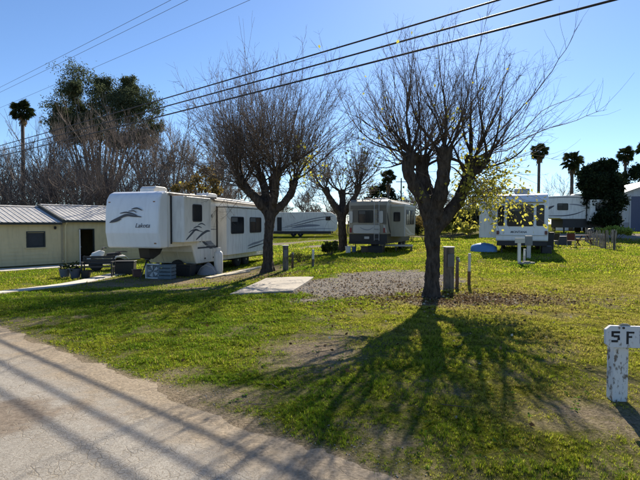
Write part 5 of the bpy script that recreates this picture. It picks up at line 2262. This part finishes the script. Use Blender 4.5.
def crate():
    x, y, z = foot(167, 279)
    t = thing('slatted_crate', 'blue-grey slatted crate standing beside the white fan', 'crate', (x, y, z), R(-10))
    M_CR = mat('blue_grey_wood', (.14, .18, .20), .8, .25, 8)
    for k in range(4):
        for yy in (-.2, .2):
            obj('slat', MB().box(-.3, .3, yy - .01, yy + .01, .03 + k * .15, .14 + k * .15), M_CR, t)
        for xx in (-.29, .29):
            obj('slat', MB().box(xx - .01, xx + .01, -.188, .188, .03 + k * .15, .14 + k * .15), M_CR, t)
    for xx in (-.26, .26):
        for yy in (-.17, .17):
            obj('corner_post', MB().box(xx - .018, xx + .018, yy - .018, yy + .018, 0, .6), M_CR, t)
    obj('base', MB().box(-.26, .26, -.18, .18, .005, .028), M_CR, t)


crate()


def gas_cylinder():
    x, y, z = foot(218.5, 273.5)
    t = thing('gas_cylinder', 'tall white gas cylinder standing beside the trailer', 'gas cylinder', (x, y, z))
    M_G = mat('cylinder_white', (.68, .68, .66), .45, .1, 4, dirt=.3)
    obj('tank', MB().lathe([(.12, .03), (.19, .08), (.2, .15), (.2, .85), (.18, .96), (.1, 1.03), (.05, 1.05)], 20), M_G, t, shade=True)
    obj('foot_ring', MB().lathe([(.17, 0), (.18, 0), (.18, .07), (.17, .07)], 20), M_G, t)
    obj('collar', MB().lathe([(.11, 1.02), (.12, 1.02), (.12, 1.18), (.11, 1.18)], 16), M_G, t)
    obj('valve', MB().tube([(0, 0, 1.05), (0, 0, 1.14)], .025, 8), mat('brass', (.4, .28, .1), .35, metal=.8), t)


gas_cylinder()


def tarp_heap():
    x, y, z = foot(207.5, 274.5)
    o = thing('tarp_heap', 'crumpled grey tarp heap beside the white gas cylinder', 'tarp', (x, y, z))
    n = 26
    g = np.linspace(-1, 1, n)
    A, B = np.meshgrid(g, g)
    rr = np.sqrt(A ** 2 + B ** 2)
    H = np.clip(1 - rr ** 2.2, 0, 1) ** .6 * .5 * (.75 + .5 * fbm(A + 5, B + 5, 2.5, 3, 3.)) + .05 * (fbm(A, B, 7, 2, 8.) - .5) * (rr < .95)
    V_ = np.stack([A * .42, B * .35, H - .02], -1).reshape(-1, 3)
    i = (np.arange(n - 1)[:, None] * n + np.arange(n - 1)[None, :]).ravel()
    obj('cover', np_mesh('cover', V_, np.stack([i, i + 1, i + n + 1, i + n], -1), smooth_=True), mat('grey_tarp', (.26, .27, .29), .55, .2), o)
    obj('rope', MB().tube([(-.43, -.1, .02), (-.25, -.2, .32), (0, -.24, .44), (.25, -.18, .33), (.43, -.08, .02)], .012, 5), M_PALE, o)


tarp_heap()


def plank(a, b, w, label):
    ax, ay, az = foot(*a)
    bx_, by_, bz_ = foot(*b)
    d = Vector((bx_ - ax, by_ - ay, 0))
    t = thing('timber_plank', label, 'plank', (ax, ay, az), math.atan2(d.y, d.x))
    L = d.length
    sl = (bz_ - az)
    M = Matrix.Rotation(-math.atan2(sl, L), 4, 'Y')
    obj('board', MB().box(0, L * .49, -w / 2, w / 2, .01, .06, M), M_BOARD, t, .006)
    obj('board', MB().box(L * .5, L, -w / 2, w / 2, .012, .065, M), M_BOARD, t, .006)


plank((208, 278.5), (262, 267.5), .3, 'long pale planks laid end to end beside the trailer')
plank((225, 276), (250, 272), .12, 'short narrow plank lying beside the long planks')


def spare_tyre(px, py, label):
    x, y, z = foot(px, py)
    t = thing('spare_tyre', label, 'tyre', (x, y, z), R(70))
    M = Matrix.Rotation(R(80), 4, 'Y')
    obj('tyre', MB().lathe([(.2, -.1), (.31, -.1), (.34, -.05), (.34, .05), (.31, .1), (.2, .1)], 22, (0, 0, 0), Matrix.Translation((0, 0, .34)) @ M), M_RUBBER, t, shade=True)
    obj('rim', MB().lathe([(.2, -.06), (.2, .06), (.1, .03), (.06, .05)], 18, (0, 0, 0), Matrix.Translation((0, 0, .34)) @ M), M_GALV, t)


spare_tyre(178, 275, 'spare wheel leaning under the trailer basement')


# ------------------------------------------------------------------ round the other trailers
def deck():
    x, y, z = foot(396, 251)
    t = thing('timber_deck', 'low timber deck with pale edge board behind the tan trailer', 'deck', (x, y, z), R(-22) + R(14))
    for k in range(7):
        obj('board', MB().box(-1.05, 1.05, -.5 + k * .16, -.355 + k * .16, .40, .43), mat('deck_board', (.30, .26, .21), .85, .25, 5), t)
    obj('edge_board', MB().box(-1.08, 1.08, -.54, -.505, .33, .44), M_PALE, t)
    for sx in (-1.0, 0, 1.0):
        for sy in (-.45, .5):
            obj('leg', MB().box(sx - .04, sx + .04, sy - .04, sy + .04, -.1, .399), M_WOODP, t)


deck()


def bucket(px, py, h, m, label):
    x, y, z = foot(px, py)
    t = thing('bucket', label, 'bucket', (x, y, z))
    obj('pail', MB().lathe([(h * .34, 0), (h * .42, h), (h * .45, h), (h * .45, h * .94), (h * .39, h * .9)], 14), m, t)
    obj('handle', MB().tube([(h * .43 * math.cos(a), -.02, h + .25 * h * math.sin(a)) for a in np.linspace(0, math.pi, 8)], .008, 4), M_STEEL, t)


bucket(348, 253, .42, M_WHITE, 'white bucket at the foot of the smaller pollarded tree')
bucket(354, 252, .36, mat('blue_pail', (.06, .12, .25), .5), 'blue bucket behind the tan trailer')
tote(376, 253, .9, .5, .4, M_DARK, 'black box under the rear of the tan trailer', R(-20))
tote(365, 252.5, .5, .4, .35, mat('brown_box', (.12, .09, .06), .8), 'brown box beside the black box behind the tan trailer', R(-10))


def covered_boat():
    x, y, z = foot(484, 252)
    t = thing('dinghy', 'small blue dinghy lying under the white trailer slide-out', 'boat', (x, y, z), R(-50))
    n, mseg = 14, 9
    V_ = []
    for i in range(n):
        f = i / (n - 1)
        xx = -.75 + 1.5 * f
        w = .45 * math.sin(math.pi * min(1, f * .86 + .1)) ** .6
        for j in range(mseg):
            a = math.pi * j / (mseg - 1)
            V_.append((xx, -w * math.cos(a), .02 + .5 * math.sin(a) ** .8 * (.55 + .45 * math.sin(math.pi * (f * .8 + .12)))))
    Fh = [(i * mseg + j, i * mseg + j + 1, (i + 1) * mseg + j + 1, (i + 1) * mseg + j) for i in range(n - 1) for j in range(mseg - 1)]
    Fh += [tuple(range(mseg)), tuple((n - 1) * mseg + j for j in range(mseg))[::-1]]
    obj('hull', MB().add(V_, Fh), mat('boat_blue', (.10, .25, .50), .35, .1, 3), t, shade=True)
    obj('keel', MB().tube([(-.68, 0, .36), (0, 0, .52), (.6, 0, .44)], [.02, .03, .02], 6), mat('boat_trim', (.45, .55, .65), .4), t)


covered_boat()
tote(549, 250, .5, .6, 1.05, M_DARK, 'tall dark cabinet at the corner of the white trailer', R(-20), 'cabinet')
tote(563, 245, 1.1, .6, .62, mat('slate_box', (.05, .055, .065), .6), 'long dark storage chest near the wire fence', R(5))


def picnic_table(px, py):
    x, y, z = foot(px, py)
    M_PT = mat('redwood', (.13, .065, .045), .8, .3, 6)
    t = thing('picnic_table', 'red-brown picnic table with benches inside the wire fence', 'table', (x, y, z), R(20))
    for k in range(5):
        obj('top_board', MB().box(-.9, .9, -.37 + k * .15, -.235 + k * .15, .72, .76), M_PT, t)
    for s in (-1, 1):
        for k in range(2):
            y0 = s * (.62 + k * .15) - .065
            obj('bench_board', MB().box(-.9, .9, y0, y0 + .13, .42, .46), M_PT, t)
    for xx in (-.65, .65):
        obj('frame', MB().tube([(xx, -.75, 0), (xx, -.2, .72)], .04, 4).tube([(xx, .75, 0), (xx, .2, .72)], .04, 4).box(xx - .02, xx + .02, -.8, .8, .36, .419), M_PT, t)


picnic_table(578, 245)


def folding_chair(px, py, m, label, rz):
    x, y, z = foot(px, py)
    t = thing('folding_chair', label, 'chair', (x, y, z), rz)
    obj('seat', MB().box(-.24, .24, -.22, .22, .42, .45), m, t)
    obj('backrest', MB().add([(-.24, .22, .5), (.24, .22, .5), (.24, .34, .95), (-.24, .34, .95), (-.24, .24, .5), (.24, .24, .5), (.24, .36, .95), (-.24, .36, .95)], [(0, 1, 2, 3), (4, 7, 6, 5), (0, 4, 5, 1), (1, 5, 6, 2), (2, 6, 7, 3), (3, 7, 4, 0)]), m, t)
    for s in (-.25, .25):
        obj('leg', MB().tube([(s, .28, 0), (s, -.2, .44)], .014, 6), M_GALV, t)
        obj('leg', MB().tube([(s, -.28, 0), (s, .22, .46), (s, .36, .98)], .014, 6), M_GALV, t)


folding_chair(571, 247, mat('maroon_canvas', (.14, .04, .035), .8), 'maroon folding chair beside the picnic table', R(150))
folding_chair(553, 247, M_DARK, 'black folding chair beside the long dark chest', R(200))


def barbecue(px, py):
    x, y, z = foot(px, py)
    t = thing('kettle_barbecue', 'black kettle barbecue on thin legs near the white trailer', 'barbecue', (x, y, z))
    obj('bowl', MB().lathe([(.05, .58), (.2, .62), (.28, .75), (.29, .82)], 18), M_DARK, t, shade=True)
    obj('lid', MB().lathe([(.295, .822), (.28, .92), (.18, 1.03), (.04, 1.07)], 18), M_DARK, t, shade=True)
    for k in range(3):
        a = k * 2.094
        obj('leg', MB().tube([(.15 * math.cos(a), .15 * math.sin(a), .64), (.3 * math.cos(a), .3 * math.sin(a), 0)], .014, 5), M_GALV, t)


barbecue(590, 241)


def wire_fence():
    A = [foot(586, 242), foot(596, 246.5), foot(606, 249.5), foot(615, 250.5), foot(613, 243)]
    x0, y0, z0 = A[0]
    t = thing('picket_fence', 'low grey picket fence of thin leaning stakes and wire', 'fence', (x0, y0, z0))
    M_ST = bark_mat('stake_wood', (.16, .14, .12), (.42, .38, .32), 5)
    st = MB().box(-.018, .018, -.01, .01, -.12, 1.12).mesh('picket')
    st.materials.append(M_ST)
    pts = []
    for i in range(len(A) - 1):
        a, b = Vector(A[i]), Vector(A[i + 1])
        n = max(2, int((b - a).length / .24))
        for k in range(n):
            pts.append(a.lerp(b, k / n))
    for p in pts:
        o = obj('picket', st, None, t)
        o.location = (p.x - x0, p.y - y0, Tz(p.x, p.y) - z0)
        o.rotation_euler = (rnd.gauss(0, .07), rnd.gauss(0, .07), rnd.gauss(.2, .3))
        o.scale = (1, 1, rnd.uniform(.85, 1.1))
    for h in (.35, .9):
        obj('wire', MB().tube([(p.x - x0, p.y - y0, Tz(p.x, p.y) - z0 + h) for p in pts], .006, 4), M_GALV, t)
    for p in (A[0], A[2], A[3]):
        obj('post', MB().box(p[0] - x0 - .035, p[0] - x0 + .035, p[1] - y0 + .03, p[1] - y0 + .1, p[2] - z0 - .2, p[2] - z0 + 1.2), M_WOODP, t)


wire_fence()


# ------------------------------------------------------------------ grass, litter, stones
def build_grass():
    r = np.random.default_rng(101)
    VV, CC, FF = [], [], []
    n0 = 0
    bands = [(2.4, 6.0, 11500, .038, .0034), (6.0, 10.0, 6500, .042, .0050), (10.0, 17.0, 2400, .050, .0085), (17.0, 30.0, 420, .065, .02), (30.0, 56.0, 75, .09, .05)]
    for y0, y1, dens, h, w in bands:
        Wd = .80 * y1 + 1.2
        N = int(dens * 2 * Wd * (y1 - y0))
        y = y0 + (y1 - y0) * r.random(N)
        x = (r.random(N) * 2 - 1) * Wd
        k = np.abs(x) < .78 * y + 1.2
        x, y = x[k], y[k]
        # clump: blades drift to tuft centres
        cl = .10 if y1 < 12 else .25
        gxi = np.round(x / cl + .35 * np.sin(y * 31))
        gyi = np.round(y / cl + .35 * np.sin(x * 29))
        pull = .35
        x = x * (1 - pull) + (gxi * cl) * pull
        y = y * (1 - pull) + (gyi * cl) * pull
        p = x * NX + y * NY
        k = p > ROAD_EDGE - .12
        x, y = x[k], y[k]
        cov, grv, dr, lit = masks(x, y)
        tuft = .5 * fbm(x, y, 9.0, 2, 3.0) + .5 * fbm(x, y, 4.5, 2, 23.0)
        keep = r.random(len(x)) < np.clip((cov - .15) * 1.15, 0.015, 1) * np.clip(.6 + (tuft - .3) * 1.6, .35, 1) * (1 - lit * .75)
        x, y, cov, dr, tuft = x[keep], y[keep], cov[keep], dr[keep], tuft[keep]
        # keep slabs and the strips clear
        sx0, sy0 = gp(229, 293)
        sx2, sy2 = gp(314, 276.5)
        lf = np.interp(y, [sy0, sy2], [gp(229, 293)[0], gp(262, 276.5)[0]])
        rt = np.interp(y, [sy0, sy2], [gp(293, 292)[0], gp(314, 276.5)[0]])
        ins = (y > sy0) & (y < sy2) & (x > lf) & (x < rt)
        ins |= (np.abs(x + 9.3) < .42) & (y > 13.6) & (y < 22)
        dxc, dyc = x + 13.6, y - 28.5
        al, ac = dxc * NX + dyc * NY, dxc * UX + dyc * UY
        ins |= (al > -9) & (al < 3.4) & (ac > -2.6) & (ac < 6.5)
        x, y, cov, dr, tuft = x[~ins], y[~ins], cov[~ins], dr[~ins], tuft[~ins]
        n = len(x)
        z = T(x, y) - .006 + .045 * (fbm(x, y, 4.5, 2, 23.0) - .5) * smooth(ROAD_EDGE + .1, ROAD_EDGE + .6, x * NX + y * NY) * (y < 16)
        if y1 > 16:
            z = z + .0
        hh = h * (.45 + .8 * r.random(n)) * (.5 + .65 * cov) * np.clip(2.2 * tuft - .25, .4, 1.6)
        ww = w * (.7 + .6 * r.random(n))
        th = r.random(n) * 6.2832
        lean = .35 + .9 * r.random(n)
        lx, ly = np.cos(th), np.sin(th)
        a2 = th + 1.5708 + r.normal(size=n) * .4
        sx, sy = np.cos(a2) * ww * .5, np.sin(a2) * ww * .5
        B = np.stack([x, y, z], -1)
        v0 = B + np.stack([sx, sy, 0 * sx], -1)
        v1 = B - np.stack([sx, sy, 0 * sx], -1)
        mz = hh * .62
        md = B + np.stack([lx * hh * lean * .30, ly * hh * lean * .30, mz], -1)
        v2 = md - np.stack([sx, sy, 0 * sx], -1) * .75
        v3 = md + np.stack([sx, sy, 0 * sx], -1) * .75
        v4 = B + np.stack([lx * hh * lean, ly * hh * lean, hh * (1.0 - .25 * lean * .5)], -1)
        vs = np.stack([v0, v1, v2, v3, v4], 1).reshape(-1, 3)
        b = n0 + np.arange(n)[:, None] * 5
        FF.append(np.concatenate([b + np.array([[0, 1, 2]]), b + np.array([[0, 2, 3]]), b + np.array([[3, 2, 4]])]))
        # colour: green -> yellow-green -> straw
        g0 = np.array([.125, .23, .014])
        g1 = np.array([.37, .405, .030])
        g2 = np.array([.44, .355, .125])
        q = np.clip(dr + r.normal(size=n) * .16, 0, 1)[:, None]
        col = np.where(q < .5, g0 + (g1 - g0) * q * 2, g1 + (g2 - g1) * (q - .5) * 2)
        straw = (r.random(n) < .05 + .20 * dr)[:, None]
        col = np.where(straw, g2 * (.6 + .6 * r.random((n, 1))), col * (.6 + .75 * r.random((n, 1))))
        col = np.concatenate([col, np.ones((n, 1))], 1)
        CC.append(np.repeat(col, 5, 0))
        VV.append(vs)
        n0 += n * 5
    me = np_mesh('grass', np.concatenate(VV), np.concatenate(FF), np.concatenate(CC), 'col')
    o = obj('grass', me, leaf_mat('grass_blade', (0, 0, 0), .6, 'col'))
    stuff(o, 'short patchy yellow-green grass of the lawn', 'grass')
    print('grass blades', n0 // 5)


build_grass()


def build_litter():
    r = np.random.default_rng(202)
    N = 6500
    # under the trees and blown across the gravel and lawn
    c = [(2.9, 11.7, 2.6, 1.2, .36), (4.4, 11.6, 2.0, 1.0, .14), (1.6, 14.5, 2.6, 2.2, .2), (-2, 18, 3, 2, .1), (2, 8.5, 4, 2.5, .05)]
    P = []
    for cx, cy, sx, sy, f in c:
        k = int(N * f)
        P.append(np.stack([cx + r.normal(size=k) * sx * .7, cy + r.normal(size=k) * sy * .7], -1))
    P = np.concatenate(P)
    p = P[:, 0] * NX + P[:, 1] * NY
    P = P[(p > ROAD_EDGE + .1) & (P[:, 1] > 2.5)]
    z = T(P[:, 0], P[:, 1]) + .012 + .02 * r.random(len(P))
    B = np.concatenate([P, z[:, None]], 1)
    th = r.random(len(P)) * 6.283
    nr = np.stack([np.cos(th) * 2, np.sin(th) * 2, r.normal(size=len(P)) * .25], -1)
    V_, F_ = leaf_cards(B, .055, nr, .7, r)
    q = r.random((len(P), 1))
    col = np.where(q < .6, np.array([[.10, .06, .03]]), np.where(q < .87, np.array([[.28, .20, .11]]), np.array([[.48, .42, .30]])))
    col = col * (.6 + .7 * r.random((len(P), 1)))
    col = np.repeat(np.concatenate([col, np.ones((len(P), 1))], 1), 4, 0)
    me = np_mesh('fallen_leaves', V_, F_, col, 'col')
    stuff(obj('fallen_leaves', me, leaf_mat('dead_leaf', (0, 0, 0), .2, 'col')), 'dry brown fallen leaves under the trees', 'leaves')


build_litter()


def build_stones():
    r = np.random.default_rng(303)
    N = 30000
    x = -4.5 + 9.5 * r.random(N)
    y = 10.5 + 10 * r.random(N)
    _, g, _, _ = masks(x, y)
    k = r.random(N) < g
    x, y = x[k], y[k]
    # loose chips along the edge of the road
    M_ = 2600
    t = -6 + 16 * r.random(M_)
    p = ROAD_EDGE + .22 + np.abs(r.normal(size=M_)) * .25 - .12
    x = np.concatenate([x, t * UX + p * NX])
    y = np.concatenate([y, t * UY + p * NY])
    sz = np.concatenate([.006 + .016 * r.random(k.sum()) ** 2, .003 + .008 * r.random(M_) ** 3])
    n = len(x)
    pp = x * NX + y * NY
    z = T(x, y) + np.where(pp < ROAD_EDGE, .016, .002) + sz * .25
    oc = np.array([[1, 0, 0], [0, 1, 0], [-1, 0, 0], [0, -1, 0], [0, 0, .7], [0, 0, -.7]], float)
    th = r.random(n) * 6.283
    ca, sa = np.cos(th), np.sin(th)
    jit = oc[None] * (.7 + .6 * r.random((n, 6, 1)))
    vx = jit[..., 0] * ca[:, None] - jit[..., 1] * sa[:, None] * .75
    vy = jit[..., 0] * sa[:, None] + jit[..., 1] * ca[:, None] * .75
    V_ = np.stack([vx, vy, jit[..., 2]], -1) * sz[:, None, None] + np.stack([x, y, z], -1)[:, None, :]
    f = np.array([[0, 1, 4], [1, 2, 4], [2, 3, 4], [3, 0, 4], [1, 0, 5], [2, 1, 5], [3, 2, 5], [0, 3, 5]])
    F_ = (np.arange(n)[:, None, None] * 6 + f[None]).reshape(-1, 3)
    c = np.array([[.36, .32, .27]]) * (.7 + .5 * r.random((n, 1)))
    col = np.repeat(np.concatenate([c, np.ones((n, 1))], 1), 6, 0)
    me = np_mesh('gravel', V_.reshape(-1, 3), F_, col, 'col')
    m = bpy.data.materials.new('gravel_stone')
    m.use_nodes = True
    a = m.node_tree.nodes.new('ShaderNodeAttribute')
    a.attribute_name = 'col'
    m.node_tree.links.new(a.outputs['Color'], m.node_tree.nodes['Principled BSDF'].inputs['Base Color'])
    m.node_tree.nodes['Principled BSDF'].inputs['Roughness'].default_value = .9
    stuff(obj('gravel', me, m), 'loose grey gravel on the pad and road edge', 'gravel')


build_stones()


def build_weeds():
    """flat-leaved weeds in the lawn"""
    r = np.random.default_rng(404)
    N = 1500
    y = 3 + 14 * r.random(N) ** 1.3
    x = (r.random(N) * 2 - 1) * (.8 * y + 1)
    cov, g, _, _ = masks(x, y)
    k = (x * NX + y * NY > ROAD_EDGE + .25) & (g < .3) & (fbm(x, y, .8, 3, 91.0) > .48) & ~((y > 11) & (y < 17.5) & (x > -3.2) & (x < 0))
    x, y = x[k], y[k]
    B, D_ = [], []
    for a, b in zip(x, y):
        m = r.integers(5, 10)
        th = r.random(m) * 6.283
        B.append(np.stack([np.full(m, a), np.full(m, b), np.full(m, Tz(a, b) + .015)], -1) + r.normal(size=(m, 3)) * np.array([.012, .012, .004]))
        D_.append(np.stack([np.cos(th) * 2.6, np.sin(th) * 2.6, .2 + .6 * r.random(m)], -1))
    B, D_ = np.concatenate(B), np.concatenate(D_)
    V_, F_ = leaf_cards(B, .032, D_, .5, r)
    stuff(obj('weeds', np_mesh('weeds', V_, F_), leaf_mat('weed_leaf', (.10, .18, .025), .45)), 'low broad-leaved weeds scattered in the lawn', 'weeds')


def build_twigs():
    """fallen twigs under the trees"""
    r = np.random.default_rng(505)
    tb = Tubes(4)
    for cx, cy, sx, sy, n in ((2.7, 11.0, 2.6, 1.8, 70), (2.2, 7.6, 2.8, 1.8, 40), (-2, 17, 2.5, 2, 30)):
        for k in range(n):
            x, y = cx + r.normal() * sx, cy + r.normal() * sy
            if x * NX + y * NY < ROAD_EDGE + .3 or y < 3:
                continue
            a = r.random() * 6.283
            L = .08 + .3 * r.random()
            p0 = np.array([x, y, Tz(x, y) + .03])
            P = np.array([p0, p0 + np.array([math.cos(a), math.sin(a), .05]) * L * .5, p0 + np.array([math.cos(a + .3), math.sin(a + .3), -.02]) * L])
            tb.add(P, [.005, .004, .002])
    stuff(obj('fallen_twigs', tb.mesh('fallen_twigs'), M_TWIG), 'thin fallen twigs lying in the grass under the trees', 'twigs')


build_weeds()
build_twigs()
